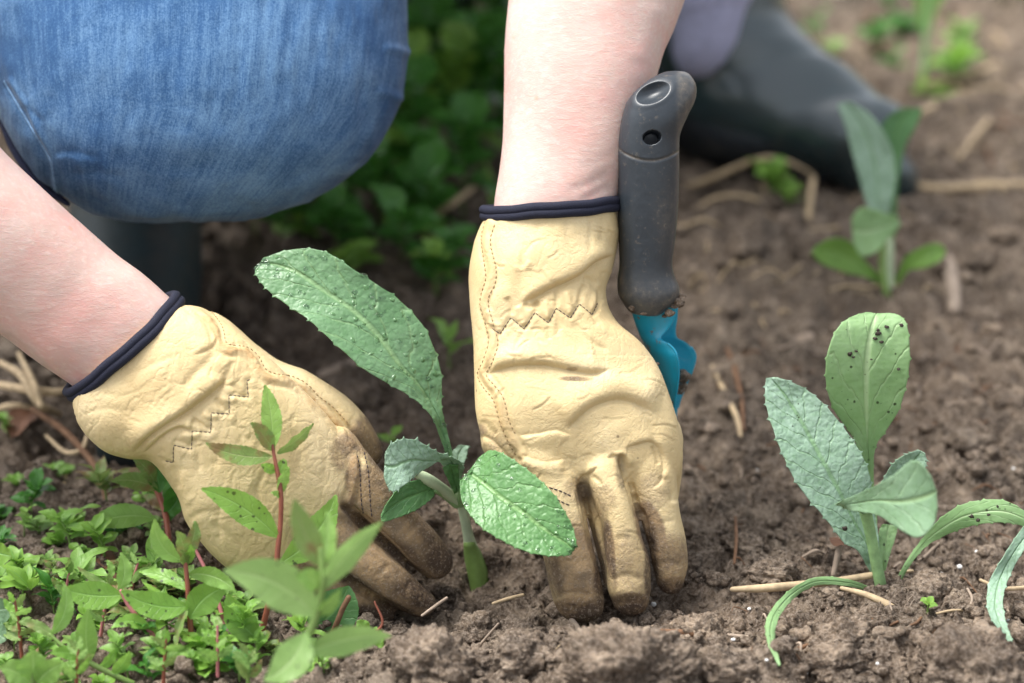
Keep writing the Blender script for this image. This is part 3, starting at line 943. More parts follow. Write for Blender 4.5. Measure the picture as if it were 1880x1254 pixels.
# ------------------------------------------------------------------ gloves
def stitches(bvh, poly, mat, parent, name, step=.0030, length=.0021, rad=.00034, straight=False):
    g = Geo()
    if straight:
        q = []
        for a, b in zip(poly[:-1], poly[1:]):
            m = max(2, int(math.hypot(b[0] - a[0], b[1] - a[1]) / 3))
            q += [(a[0] + (b[0] - a[0]) * i / m, a[1] + (b[1] - a[1]) * i / m) for i in range(m)]
        poly = q; n = len(q)
    else:
        n = int(sum(math.hypot(b[0] - a[0], b[1] - a[1]) for a, b in zip(poly[:-1], poly[1:])) / 3) + 2
    pts, nr = drape(bvh, poly, n, .0002)
    if len(pts) < 3: return
    L = np.concatenate([[0], np.cumsum(np.linalg.norm(np.diff(pts, axis=0), axis=1))])
    s = 0.0
    while s + length < L[-1]:
        a = np.array([np.interp(s + k * length, L, pts[:, c]) for k in (0, .5, 1) for c in range(3)]).reshape(3, 3)
        nn_ = nr[min(len(nr) - 1, int(np.searchsorted(L, s)))]
        a[0] -= nn_ * .0003; a[2] -= nn_ * .0003; a[1] += nn_ * .00015
        if np.linalg.norm(a[2] - a[0]) < length * 2:
            tube(a, [rad * .7, rad, rad * .7], 6, None, geo=g, cap=False)
        s += step
    return obj(name, g, mat, parent)

def ZONE(r, ring):
    if ring[0] > 500:
        q = r.random()
        if q < .75: return r.uniform(885, 1235), r.uniform(420, 880)
        return r.uniform(1010, 1240), r.uniform(880, 1090)
    t, u = r.random() ** .8, r.uniform(-1, 1)
    return 240 + 330 * t + 100 * u, 700 + 300 * t - 95 * u

def make_glove(label, lofts, feats, seam_poly, seam_amp, dirt_f, dark_f, ring, tilt, wr=1.0, zig=(), orange=1.0):
    g = Geo()
    for rows, ex, cp in lofts:
        loft(rows, 44, 48, g, cp, ex)
    v, f = remesh(g, .00115, 5, 1)
    x, y, d = to_ref(v)
    nn = vnormals(v, f)
    if ((v - v.mean(0)) * nn).sum() < 0: nn = -nn
    front = smoothstep(-.15, .45, -(nn @ FW))
    h = 1.2 * sculpt(x, y, feats) * front
    # supple leather: broad dents and fine creases
    q = v + .004 * np.column_stack([noise3(v * 60, 1), noise3(v * 60, 2), noise3(v * 60, 3)])
    h += (.45 + .3 * wr) * fbm(v * 34, 2 if wr < .5 else 3, 21)
    cr = 1 - np.abs(fbm(q * np.array([95, 70, 70]), 3, 33))
    h += -.42 * wr * smoothstep(.84, 1.0, cr) * (.4 + .6 * smoothstep(-.3, .4, noise3(v * 25, 61)))
    cr2 = 1 - np.abs(fbm(q * 150, 2, 51))
    h += -.24 * wr * smoothstep(.86, 1.0, cr2) * (.3 + .7 * smoothstep(-.3, .4, noise3(v * 30, 62)))
    rc = random.Random(int(seam_amp * 100))
    feats2 = []
    for k in range(int(60 + 60 * wr)):
        cx0, cy0 = ZONE(rc, ring)
        an = math.radians(rc.gauss(*ring[6]))
        L_ = rc.uniform(16, 60)
        bw = rc.uniform(-8, 8)
        pl = [(cx0 - L_ / 2 * math.cos(an), cy0 - L_ / 2 * math.sin(an)), (cx0 - bw * math.sin(an), cy0 + bw * math.cos(an)), (cx0 + L_ / 2 * math.cos(an), cy0 + L_ / 2 * math.sin(an))]
        am = rc.uniform(.12, .42) * (1.0 if ring[0] > 500 else .55)
        feats2 += [('l', pl, -am, rc.uniform(1.8, 3.0)), ('l', [(a + 4.5 * math.sin(an), b - 4.5 * math.cos(an)) for a, b in pl], am * .5, 4.5)]
    h += sculpt(x, y, feats2) * front
    zd, zs, zt = poly_dist(x, y, zig)
    h += (-.34 * np.exp(-(zd / 3.2) ** 2) + .30 * np.exp(-((zd - 9) / 6) ** 2)) * front
    sd, ss, st = poly_dist(x, y, seam_poly, n=60)
    wob = 3 * noise3(v * 220, 9)
    h += seam_amp * np.exp(-((sd + wob) / 6.5) ** 2) * front
    h += -.6 * seam_amp * (np.exp(-((sd * ss - 11) / 4.5) ** 2) + np.exp(-((sd * ss + 11) / 4.5) ** 2)) * front
    v2 = v + nn * (h * .001)[:, None]
    seam = orange * np.exp(-((sd + wob - 2) / 6.0) ** 2) * front
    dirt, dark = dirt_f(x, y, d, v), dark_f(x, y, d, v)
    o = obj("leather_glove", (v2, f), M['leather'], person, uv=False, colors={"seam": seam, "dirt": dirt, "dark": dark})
    o["label"] = label
    bvh = BVHTree.FromPolygons([Vector(p) for p in v2], f)
    # cuff binding: a doubled navy band right round the cuff
    A, B = P(ring[0], ring[1], ring[4]), P(ring[2], ring[3], ring[4])
    C, Hh = (A + B) / 2, (B - A) / 2
    Tt = unit(np.cross(unit(Hh), FW)); Tt = Tt if Tt @ (-UP) > 0 else -Tt
    Nn = FW * ring[5] - Tt * tilt
    th = np.linspace(0, 2 * math.pi, 90)
    bgm = Geo()
    wv = .0003 * np.sin(th * 5 + 1) + .00015 * np.sin(th * 11)
    for off, r in ((-.0020, .0026), (.0014, .0026)):
        pp = C + np.cos(th)[:, None] * Hh * (1.0 + .004) + np.sin(th)[:, None] * Nn + Tt * (off + wv)[:, None]
        tube(pp, np.full(len(pp), r), 12, None, geo=bgm, cap=False)
    b = obj("cuff_binding", bgm, M['binding'], o)
    bb = BVHTree.FromPolygons([Vector(p) for p in bgm.verts()], bgm.f)
    sg = Geo()
    for k in range(10, 170, 2):
        a = [math.pi + k / 180 * math.pi, math.pi + (k + 1.15) / 180 * math.pi]
        aa = np.linspace(a[0], a[1], 3)
        ww = .0003 * np.sin(aa * 5 + 1) + .00015 * np.sin(aa * 11)
        pp = C + np.cos(aa)[:, None] * (Hh + unit(Hh) * .0016) + np.sin(aa)[:, None] * (Nn + unit(Nn) * .0018) + Tt * (.0002 + ww)[:, None]
        tube(pp, .00032, 6, None, geo=sg, cap=False)
    return o, bvh

def blobs(lst):
    def fn(x, y, d, v):
        out = np.zeros(len(x))
        for (cx, cy, rx_, ry_, an, a) in lst:
            c, s = math.cos(math.radians(an)), math.sin(math.radians(an))
            u, w = ((x - cx) * c + (y - cy) * s) / rx_, (-(x - cx) * s + (y - cy) * c) / ry_
            out = np.maximum(out, a * smoothstep(1.45, .55, np.sqrt(u * u + w * w)))
        return out
    return fn

# right-hand side of the picture
ZR = [(904, 603), (918, 613), (938, 583), (962, 604), (982, 574), (1007, 593), (1021, 566), (1047, 584), (1063, 558), (1087, 578), (1099, 551)]
ZL = [(459, 697), (453, 699), (456, 729), (420, 725), (421, 760), (388, 758), (387, 794), (353, 791), (352, 825), (319, 817), (318, 849), (299, 845)]
RG = [
    ([(888, 404, 1133, 386, .020, .0300), (876, 430, 1136, 415, .019, .0305), (868, 456, 1136, 442, .018, .031), (860, 511, 1124, 495, .014, .030), (861, 545, 1113, 530, .012, .0285), (864, 585, 1118, 566, .010, .028), (868, 630, 1142, 602, .008, .0275), (869, 665, 1185, 640, .005, .027),
      (870, 700, 1214, 684, .003, .0265), (873, 760, 1239, 758, -.001, .025), (885, 815, 1252, 815, -.002, .022), (905, 850, 1251, 858, -.002, .018), (945, 880, 1235, 890, -.001, .013)], 2.3, (False, True)),
    ([(935, 830, 1050, 830, -.008, .014), (955, 895, 1066, 890, -.011, .0145), (978, 960, 1080, 960, -.013, .0142), (998, 1027, 1094, 1020, -.014, .0138), (1008, 1072, 1105, 1072, -.014, .0135), (1016, 1104, 1109, 1104, -.0135, .0115)], 2.3, (True, True)),
    ([(1058, 835, 1145, 830, -.008, .014), (1080, 893, 1158, 895, -.013, .0145), (1098, 939, 1168, 939, -.015, .014), (1109, 985, 1180, 990, -.015, .0135), (1113, 1035, 1193, 1028, -.0145, .013), (1115, 1075, 1195, 1072, -.013, .0128), (1121, 1094, 1193, 1093, -.012, .0108)], 2.3, (True, True)),
    ([(1068, 880, 1115, 880, .000, .010), (1075, 940, 1125, 940, -.001, .010), (1096, 1020, 1140, 1020, -.003, .009), (1106, 1060, 1140, 1060, -.003, .007)], 2.0, (True, True)),
    ([(1138, 815, 1225, 820, -.004, .014), (1157, 885, 1240, 880, -.006, .0138), (1172, 940, 1247, 938, -.006, .013), (1187, 990, 1258, 990, -.004, .0128), (1196, 1030, 1261, 1035, -.001, .0122), (1202, 1054, 1257, 1056, .000, .0105)], 2.3, (True, True)),
    ([(1195, 800, 1254, 806, .008, .014), (1205, 860, 1252, 862, .012, .013), (1215, 920, 1245, 925, .016, .011), (1212, 980, 1243, 985, .019, .009)], 2.0, (True, True)),
    ([(880, 770, 975, 770, .012, .014), (884, 815, 985, 820, .018, .013), (905, 860, 990, 870, .024, .0125), (940, 920, 1005, 920, .032, .012), (970, 965, 1020, 960, .036, .009)], 2.1, (True, True)),
]
RF = [
    # cuff
    ('f', [(955, 556), (985, 545), (1010, 531), (1062, 508), (1096, 482), (1136, 466)], 3.0, 12, -1), ('b', (985, 470, 70, 34, -8), 1.6), ('b', (925, 545, 26, 36, 10), 1.4),
    ('l', [(1068, 510), (1090, 520), (1105, 560)], -1.2, 7), ('b', (930, 430, 30, 30, 0), -.6), ('l', [(955, 500), (962, 470), (970, 440)], -.5, 7), ('l', [(940, 492), (964, 492), (975, 478)], .5, 5), ('b', (1025, 420, 40, 26, 0), .7),
    ('l', [(1085, 400), (1084, 430), (1078, 470)], -.45, 5), ('l', [(1040, 395), (1040, 420), (1050, 450)], -.35, 7), ('l', [(1105, 395), (1108, 420), (1100, 450)], -.4, 6), ('l', [(985, 400), (990, 425)], -.35, 7),
    ('l', [(960, 556), (975, 562), (990, 552)], -1.2, 5), ('l', [(940, 582), (936, 560), (930, 545)], -.9, 5), ('l', [(982, 576), (985, 560), (982, 548)], -1.0, 5), ('l', [(963, 600), (958, 578), (950, 560)], .9, 6), ('l', [(1007, 590), (1003, 565), (1000, 548)], .9, 6), ('l', [(1021, 567), (1022, 545), (1020, 528)], -1.0, 5), ('l', [(1047, 582), (1044, 555), (1040, 530)], .8, 6),
    ('l', [(1063, 560), (1066, 540), (1075, 520)], -1.0, 5), ('l', [(1087, 576), (1092, 545), (1100, 515)], .7, 6), ('l', [(918, 612), (905, 590), (898, 565)], .8, 6), ('l', [(1105, 555), (1090, 580), (1100, 600)], -.7, 6),
    # puckered back below the elastic
    ('l', [(962, 606), (950, 630), (945, 650)], -.5, 5), ('l', [(1005, 598), (1010, 625)], -.5, 5), ('l', [(1047, 586), (1065, 610), (1090, 630), (1120, 645)], -.7, 6), ('l', [(1063, 562), (1085, 590), (1120, 615)], .6, 8), ('l', [(1020, 572), (1025, 600), (1022, 620)], -.4, 5),
    # big folds across the back
    ('f', [(893, 688), (918, 678), (948, 672), (1000, 671), (1048, 680), (1090, 686), (1125, 676)], 2.6, 13, -1), ('l', [(905, 660), (950, 650), (1010, 655)], .5, 14), ('l', [(948, 640), (946, 700), (944, 740)], -.25, 5), ('b', (1010, 740, 60, 30, 0), .7),
    ('f', [(1040, 790), (1058, 772), (1080, 752), (1110, 738), (1140, 734), (1175, 743), (1210, 765)], 2.6, 16, -1), ('b', (1110, 775, 50, 20, -25), -1.0), ('b', (1190, 720, 24, 34, 20), 1.1), ('b', (1130, 700, 40, 16, 10), .8),
    ('l', [(1170, 735), (1195, 780), (1205, 815)], -.7, 8), ('b', (1225, 800, 22, 40, 0), .9),
    # knuckles
    ('f', [(948, 800), (985, 797), (1020, 790), (1050, 800)], .8, 8, 1), ('f', [(956, 834), (978, 843), (1005, 848), (1040, 842)], 1.1, 7, 1), ('l', [(955, 845), (990, 860), (1040, 868)], .7, 9), ('f', [(1063, 885), (1070, 873), (1082, 870), (1100, 855)], 1.2, 6, -1), ('l', [(1085, 872), (1100, 884), (1104, 892)], -.8, 4),
    ('l', [(1141, 838), (1143, 855), (1150, 875), (1160, 905), (1172, 945)], -1.8, 6, 'full'), ('l', [(1125, 836), (1140, 833), (1152, 838), (1160, 858)], 1.2, 6), ('f', [(1112, 842), (1135, 835), (1150, 838)], .8, 6, -1),
    ('f', [(1142, 824), (1170, 816), (1195, 812), (1210, 826), (1218, 858), (1212, 885), (1195, 898)], 1.2, 7, -1), ('l', [(1196, 815), (1206, 840), (1208, 855)], -.9, 4), ('l', [(1215, 870), (1232, 900), (1238, 925)], -1.2, 7),
    ('b', (1105, 860, 24, 16, 0), .8), ('b', (1185, 850, 26, 20, 0), .8),
    # fingers
    ('l', [(1067, 893), (1072, 920), (1082, 970), (1100, 1040), (1108, 1090)], -1.6, 6, 'full'), ('f', [(1055, 898), (1062, 930), (1076, 985), (1094, 1045)], .8, 5, 1), ('b', (1065, 1050, 20, 14, 0), 1.0), ('l', [(1020, 1098), (1050, 1088), (1090, 1095)], -.7, 6), ('l', [(1040, 1100), (1060, 1108), (1085, 1106)], .6, 6), ('l', [(1030, 1010), (1060, 1000)], -.4, 5), ('b', (1045, 1020, 20, 20, 0), .4),
    ('l', [(1118, 1066), (1150, 1056), (1185, 1066)], -.6, 6), ('b', (1150, 1085, 22, 12, 0), .9), ('l', [(1130, 990), (1160, 985)], -.4, 6), ('b', (1150, 1020, 22, 22, 0), .5), ('f', [(1170, 960), (1184, 1000), (1192, 1040)], .7, 5, -1), ('l', [(1194, 1000), (1198, 1040), (1200, 1070)], -1.6, 6, 'full'), ('l', [(1175, 930), (1186, 970), (1195, 1010)], -1.4, 6),
    ('l', [(1205, 1040), (1230, 1030), (1255, 1040)], -.5, 6), ('b', (1235, 1058, 16, 12, 0), .8), ('l', [(1210, 960), (1240, 955)], -.35, 5), ('b', (1225, 1000, 14, 20, 0), .6),
    ('f', [(884, 800), (905, 812), (930, 838), (945, 850)], 1.4, 8, 1), ('l', [(880, 770), (900, 790), (912, 800)], -.7, 7),
]
RSEAM = [(900, 408), (893, 440), (898, 470), (904, 500), (900, 525), (889, 552), (893, 575), (900, 597), (906, 627), (896, 660), (886, 684), (900, 706), (916, 731), (924, 771), (936, 799), (956, 834)]
dirtR = blobs([(1060, 1040, 62, 95, -12, .62), (1155, 1050, 55, 90, -10, .42), (1232, 1040, 45, 70, 0, .55), (1195, 975, 26, 60, -15, .85), (1065, 1130, 62, 38, 0, .95), (1158, 1120, 52, 34, 0, .95), (1236, 1085, 45, 32, 0, .95), (1200, 900, 40, 40, 0, .35), (1100, 920, 36, 40, 0, .38), (1060, 900, 30, 30, 0, .4), (915, 820, 40, 36, 0, .35), (880, 790, 14, 14, 0, .5),
               (1056, 695, 34, 5, 2, .55), (1050, 677, 12, 4, 0, .45), (1120, 1010, 12, 60, -5, .6), (960, 935, 50, 90, -20, .5), (1195, 1010, 8, 60, -8, .8), (980, 850, 60, 12, 10, .3)])
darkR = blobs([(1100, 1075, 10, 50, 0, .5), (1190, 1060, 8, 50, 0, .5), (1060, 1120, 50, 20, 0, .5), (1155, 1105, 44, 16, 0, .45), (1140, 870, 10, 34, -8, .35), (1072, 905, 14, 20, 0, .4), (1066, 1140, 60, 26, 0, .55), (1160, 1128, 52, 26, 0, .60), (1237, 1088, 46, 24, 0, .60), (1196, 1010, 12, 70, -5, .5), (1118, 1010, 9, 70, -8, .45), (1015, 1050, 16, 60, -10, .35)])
gR, bvR = make_glove("tan glove on the hand beside the trowel, fingers pointing straight down", RG, RF, RSEAM, .9, dirtR, darkR, (889, 393, 1136, 374, .020, .0325, (-12, 38)), .0025, .28, ZR, .35)
stitches(bvR, ZR, M['thread'], gR, "zigzag_stitching", .0024, .0021, .00022, True)
stitches(bvR, [(890, 408), (884, 440), (890, 490), (892, 511), (884, 539), (882, 563), (892, 597), (897, 627), (888, 660), (877, 687), (888, 712), (906, 735), (918, 775), (930, 805), (948, 838)], M['tan_thread'], gR, "seam_stitching", .0027, .0018, .0003)
stitches(bvR, [(908, 412), (900, 445), (910, 490), (909, 520), (896, 552), (906, 597), (914, 630), (905, 662), (893, 688), (908, 708), (924, 731), (934, 771), (946, 797)], M['tan_thread'], gR, "seam_stitching", .0027, .0018, .00028)
stitches(bvR, [(1008, 895), (1030, 902), (1050, 912)], M['thread'], gR, "finger_stitching", .0026, .002, .00032)
stitches(bvR, [(1014, 912), (1032, 922), (1052, 930)], M['thread'], gR, "finger_stitching", .0026, .002, .00032)

LG = [
    ([(136, 742, 334, 558, -.010, .0295), (150, 785, 372, 564, -.011, .0305), (190, 826, 412, 588, -.013, .031), (236, 842, 446, 612, -.015, .030), (274, 846, 472, 636, -.016, .0285), (300, 872, 500, 662, -.016, .0275), (328, 915, 528, 690, -.016, .027), (342, 958, 560, 720, -.015, .0265),
      (372, 1000, 592, 752, -.013, .0255), (418, 1045, 625, 795, -.010, .024), (475, 1072, 650, 850, -.006, .021), (525, 1072, 655, 892, -.002, .018), (565, 1060, 655, 930, .002, .014)], 2.35, (False, True)),
    ([(400, 650, 425, 590, .010, .018), (455, 700, 502, 657, .014, .017), (520, 745, 565, 684, .017, .0165), (575, 795, 625, 722, .020, .016), (615, 835, 668, 762, .024, .015), (640, 850, 692, 800, .027, .012)], 2.1, (True, True)),
    ([(600, 880, 655, 800, -.006, .015), (632, 925, 690, 850, -.004, .0155), (662, 958, 726, 890, .000, .0155), (698, 992, 762, 936, .006, .015), (736, 1026, 796, 972, .012, .0142), (768, 1050, 820, 1004, .016, .0110)], 2.3, (True, True)),
    ([(545, 985, 610, 905, -.008, .0145), (580, 1015, 642, 950, -.008, .0148), (618, 1048, 682, 990, -.006, .0148), (668, 1082, 728, 1030, -.002, .0142), (716, 1112, 766, 1066, .004, .013), (744, 1124, 788, 1086, .007, .0095)], 2.3, (True, True)),
    ([(500, 1050, 570, 985, .002, .014), (550, 1078, 615, 1030, .002, .014), (595, 1105, 655, 1062, .003, .0135), (640, 1128, 695, 1088, .005, .012), (675, 1138, 715, 1110, .007, .009)], 2.2, (True, True)),
    ([(450, 1040, 540, 1020, .016, .014), (520, 1085, 590, 1050, .018, .013), (580, 1115, 640, 1090, .018, .011)], 2.0, (True, True)),
]
LF = [
    ('f', [(243, 836), (268, 806), (300, 783), (340, 759), (372, 735), (402, 711), (418, 690)], 3.2, 12, -1), ('f', [(262, 834), (300, 800), (330, 786), (352, 792)], 1.8, 8, -1), ('b', (300, 700, 55, 40, -40), 1.2), ('b', (190, 770, 40, 40, 0), 1.0),
    ('f', [(345, 560), (380, 590), (398, 622), (385, 640), (350, 655)], 1.0, 9, 1), ('l', [(400, 640), (380, 665), (355, 690), (335, 720)], -.9, 9), ('b', (420, 670, 26, 20, 30), 1.1), ('l', [(430, 660), (415, 690), (400, 715)], -.8, 6),
    ('l', [(456, 728), (440, 722), (425, 700)], -.8, 5), ('l', [(421, 758), (405, 745), (395, 728)], -.9, 5), ('l', [(388, 792), (370, 780), (350, 770)], -.9, 5), ('l', [(353, 822), (335, 812), (315, 808)], -.9, 5), ('l', [(436, 728), (420, 735), (400, 728)], .7, 6), ('l', [(404, 760), (385, 765), (370, 758)], .7, 6), ('l', [(372, 792), (352, 800), (330, 795)], .7, 6),
    ('l', [(355, 800), (362, 835), (368, 870)], -.8, 5), ('l', [(335, 860), (340, 900), (352, 930)], .7, 8), ('l', [(390, 795), (400, 830), (395, 860)], -.4, 6), ('l', [(318, 850), (322, 875), (330, 900)], -.7, 6), ('l', [(430, 770), (445, 800), (470, 810)], -.4, 6),
    ('l', [(491, 859), (478, 882), (472, 905), (482, 935)], -.6, 5), ('l', [(470, 870), (450, 910), (455, 950)], .35, 9), ('l', [(520, 770), (490, 800), (460, 840)], -.35, 7), ('l', [(540, 780), (550, 830), (545, 880)], -.35, 8), ('l', [(590, 800), (600, 850), (590, 900)], -.35, 7), ('l', [(420, 900), (400, 950), (405, 1000)], -.45, 6),
    ('l', [(380, 960), (420, 980), (450, 1015)], -.4, 6), ('l', [(340, 960), (370, 940), (400, 940)], -.4, 6), ('l', [(150, 760), (200, 750), (260, 760)], -.25, 6), ('l', [(180, 720), (230, 725), (290, 700)], -.25, 6), ('l', [(240, 690), (290, 665), (330, 650)], -.25, 6),
    # gaps between the fingers
    ('l', [(634, 932), (668, 965), (704, 995), (754, 1044), (800, 1078)], -2.2, 7, 'full'), ('f', [(638, 920), (675, 950), (715, 985), (760, 1030)], 1.0, 6, -1), ('l', [(655, 985), (700, 1025), (745, 1052), (790, 1082)], 1.0, 6), ('l', [(625, 1055), (670, 1086), (715, 1112), (745, 1128)], -1.8, 6, 'full'),
    ('f', [(560, 1000), (590, 1025), (625, 1050)], 1.2, 7, 1), ('l', [(520, 1040), (545, 1010), (575, 990)], -.9, 6), ('b', (570, 960, 30, 26, 0), .6),
    ('l', [(720, 950), (745, 930)], -.5, 6), ('l', [(740, 985), (770, 955)], -.5, 6), ('b', (755, 985, 20, 20, 0), .7), ('l', [(780, 1010), (800, 990)], -.4, 5), ('l', [(690, 1060), (715, 1035)], -.6, 6), ('l', [(655, 1030), (680, 1000)], -.5, 6), ('b', (700, 1045, 20, 20, 0), .5), ('l', [(740, 1090), (755, 1065)], -.5, 5),
    ('l', [(600, 740), (640, 790), (655, 850)], -.8, 7), ('b', (660, 790, 24, 30, -30), .8), ('l', [(500, 680), (540, 700), (580, 720)], .6, 8), ('l', [(650, 760), (640, 800), (655, 830)], -.5, 5),
]
LSEAM = [(347, 556), (375, 576), (394, 602), (400, 628), (418, 643), (442, 643), (463, 656), (475, 680), (495, 695), (531, 701), (556, 716), (578, 739), (600, 757), (623, 784), (639, 800), (649, 822), (652, 856), (650, 888), (640, 925)]
dirtL = blobs([(730, 985, 120, 95, 45, .92), (700, 1070, 130, 60, 40, .92), (640, 1110, 110, 40, 30, .95), (630, 830, 26, 40, 0, .5), (672, 800, 36, 40, 20, .6), (690, 900, 50, 50, 40, .72), (540, 1060, 70, 36, 10, .7), (660, 980, 70, 40, 42, .6), (650, 880, 18, 50, 0, .6), (570, 990, 60, 40, 30, .35), (697, 830, 24, 30, 0, .8), (520, 1080, 60, 24, 0, .6)])
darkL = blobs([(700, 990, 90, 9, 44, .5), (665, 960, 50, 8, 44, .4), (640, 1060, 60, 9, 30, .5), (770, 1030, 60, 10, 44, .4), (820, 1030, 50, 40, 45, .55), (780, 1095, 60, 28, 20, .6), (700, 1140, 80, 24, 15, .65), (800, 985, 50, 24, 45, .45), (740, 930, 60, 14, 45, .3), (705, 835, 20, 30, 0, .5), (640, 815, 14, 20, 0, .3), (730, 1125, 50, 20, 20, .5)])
gL, bvL = make_glove("tan glove on the hand reaching in from the left, its fingers brown with soil", LG, LF, LSEAM, 1.0, dirtL, darkL, (129, 724, 327, 548, -.010, .0325, (-48, 40)), .0065, .65, ZL, .8)
stitches(bvL, ZL, M['thread'], gL, "zigzag_stitching", .0024, .0021, .00022, True)
stitches(bvL, [(655, 835), (660, 860), (662, 890), (664, 925), (668, 945)], M['thread'], gL, "finger_stitching", .0026, .002, .00032)
stitches(bvL, [(668, 830), (675, 860), (678, 890), (680, 925), (683, 950)], M['thread'], gL, "finger_stitching", .0026, .002, .00032)
stitches(bvL, [(362, 556), (385, 570), (408, 600), (415, 628), (430, 634), (455, 638), (475, 655), (487, 677), (505, 686), (535, 691), (562, 704), (586, 728), (612, 748), (640, 778)], M['tan_thread'], gL, "seam_stitching", .0027, .0018, .00028)
# ------------------------------------------------------------------ trowel
tr = empty("hand_trowel", P(1215, 900, .09))
tag(tr, "hand trowel with dirty grey handle and turquoise blade standing in soil beside the glove", "trowel")
hg = Geo()
def dz(y):      # the handle leans towards the viewer at the top
    return .026 + (y - 560) * .00006
rows = [(1154, 571, 1212, 577, dz(570), .0125), (1142, 554, 1240, 552, dz(552), .0152), (1134, 537, 1248, 530, dz(532), .0160), (1134, 510, 1238, 505, dz(507), .0152), (1137, 489, 1234, 480, dz(485), .0150), (1136, 440, 1240, 435, dz(440), .0155), (1134, 384, 1245, 375, dz(380), .0160),
        (1134, 320, 1247, 318, dz(320), .0162), (1134, 274, 1247, 272, dz(273), .0160), (1138, 235, 1249, 245, dz(240), .0158), (1144, 208, 1262, 214, dz(212), .0156), (1153, 184, 1276, 186, dz(186) + .0015, .0142), (1176, 163, 1279, 164, dz(165) + .0045, .0115), (1198, 151, 1273, 151, dz(150) + .0075, .0082), (1216, 143, 1266, 142, dz(145) + .0100, .0050), (1232, 138, 1256, 137, dz(140) + .011, .0025)]
loft(rows, 90, 56, hg, (False, True), ex=2.4)
v, f = remesh(hg, .0010, 4, 1)
x, y, d = to_ref(v)
nn = vnormals(v, f)
if ((v - v.mean(0)) * nn).sum() < 0: nn = -nn
front = smoothstep(0, .4, -(nn @ FW))
def ell(cx, cy, a, b, an):
    c, s = math.cos(math.radians(an)), math.sin(math.radians(an))
    return np.sqrt((((x - cx) * c + (y - cy) * s) / a) ** 2 + ((-(x - cx) * s + (y - cy) * c) / b) ** 2)
# the slanting thumb rest: the face falls back towards the top, with an oval dimple, and a hanging hole
e1 = ell(1199, 171, 33, 18, -24)
push = .0058 * np.clip(1 - e1 ** 2, 0, 1) * front
line = (y - 213) + (x - 1150) * .20
e2 = ell(1197, 252, 17.5, 13.5, -12)
push += .0150 * (1 - smoothstep(.80, 1.0, e2)) * front
v = v + FW * push[:, None]
gr, _, _ = poly_dist(x, y, [(1130, 268), (1145, 281), (1172, 292), (1200, 295), (1228, 288), (1250, 276)], n=40)
v = v - nn * (.0006 * np.exp(-(gr / 2.2) ** 2) * front)[:, None]
v = v + nn * (.0012 * np.exp(-((e1 - 1.2) / .22) ** 2) * .25 * front + .00004 * fbm(v * 300, 3, 4))[:, None]
dirt = np.clip(.38 * smoothstep(480, 560, y) + .5 * smoothstep(1238, 1250, x) + .35 * np.exp(-((x - 1140) / 8) ** 2) * smoothstep(400, 520, y) + .9 * np.exp(-(gr / 2.0) ** 2) + .3 * np.exp(-(((x - 1222) / 20) ** 2 + ((y - 400) / 60) ** 2)), 0, 1)
handle = obj("handle", (v, f), M['grip'], tr, uv=False, colors={"dirt": dirt})
# blade: a rolled channel of sheet steel, open towards the right
bg_ = Geo()
B = [  # y, near rim x, spine x, far rim x, depth middle, half depth
    (560, 1240, 1156, 1244, .030, .010), (585, 1238, 1163, 1243, .033, .010), (605, 1226, 1170, 1240, .036, .011), (620, 1213, 1176, 1243, .038, .013), (628, 1222, 1180, 1258, .039, .016), (640, 1236, 1185, 1270, .041, .019), (655, 1243, 1193, 1276, .043, .021), (680, 1246, 1204, 1270, .047, .021),
    (705, 1244, 1214, 1259, .051, .020), (730, 1240, 1222, 1249, .055, .018), (755, 1236, 1225, 1243, .060, .016), (800, 1228, 1216, 1238, .068, .014), (870, 1222, 1206, 1230, .082, .010), (940, 1216, 1205, 1222, .096, .004)]
Bq = catmull(np.array(B), 80)
na = 34
ang = np.linspace(math.radians(-78), math.radians(78), na)
outer, inner = [], []
for r in Bq:
    yy, xn, xsn, xf, dm, hd = r
    for lst, off in ((outer, 0), (inner, 1)):
        row = []
        for a in ang:
            k = (1 - math.cos(a)) / (1 - math.cos(ang[-1]))
            xr = xn if a < 0 else xf
            xx = xsn + (xr - xsn) * k + off * 3.5 * math.cos(a)
            dd = dm + (hd - off * .0011) * math.sin(a) / math.sin(ang[-1])
            row.append(P(xx, yy, dd))
        lst.append(row)
ov, iv = np.array(outer).reshape(-1, 3), np.array(inner).reshape(-1, 3)
nr = len(Bq)
fo = grid_faces(nr, na)
fi = [tuple(a + nr * na for a in q[::-1]) for q in fo]
rim = []
for i in range(nr - 1):
    for j in (0, na - 1):
        a, b = i * na + j, (i + 1) * na + j
        rim.append((a, b, b + nr * na, a + nr * na) if j == 0 else (b, a, a + nr * na, b + nr * na))
for j in range(na - 1):
    rim.append((j, j + 1, j + 1 + nr * na, j + nr * na)[::-1])
bg_.add(np.vstack([ov, iv]), fo + fi + rim)
# rolled rims
tube(np.array(outer)[30:60, -1], .0009, 8, None, geo=bg_)
tube(np.array(outer)[26:60, 0], .0007, 8, None, geo=bg_)
blade = obj("blade", bg_, M['blade'], tr)
mg = Geo()
for (px_, py_, dd, r) in [(1246, 556, .018, .0032), (1238, 562, .018, .0018), (1220, 580, .022, .0014), (1249, 545, .020, .0026), (1206, 668, .021, .0011), (1254, 690, .050, .004), (1247, 712, .054, .004), (1160, 566, .014, .002), (1182, 575, .014, .0018), (1228, 574, .016, .0026)]:
    lv, lf = lump(r, 3, int(px_), .35)
    mg.add(lv + P(px_, py_, dd), lf)
cs_ = obj("caked_soil", mg, M['clod'], tr); cs_["kind"] = "stuff"
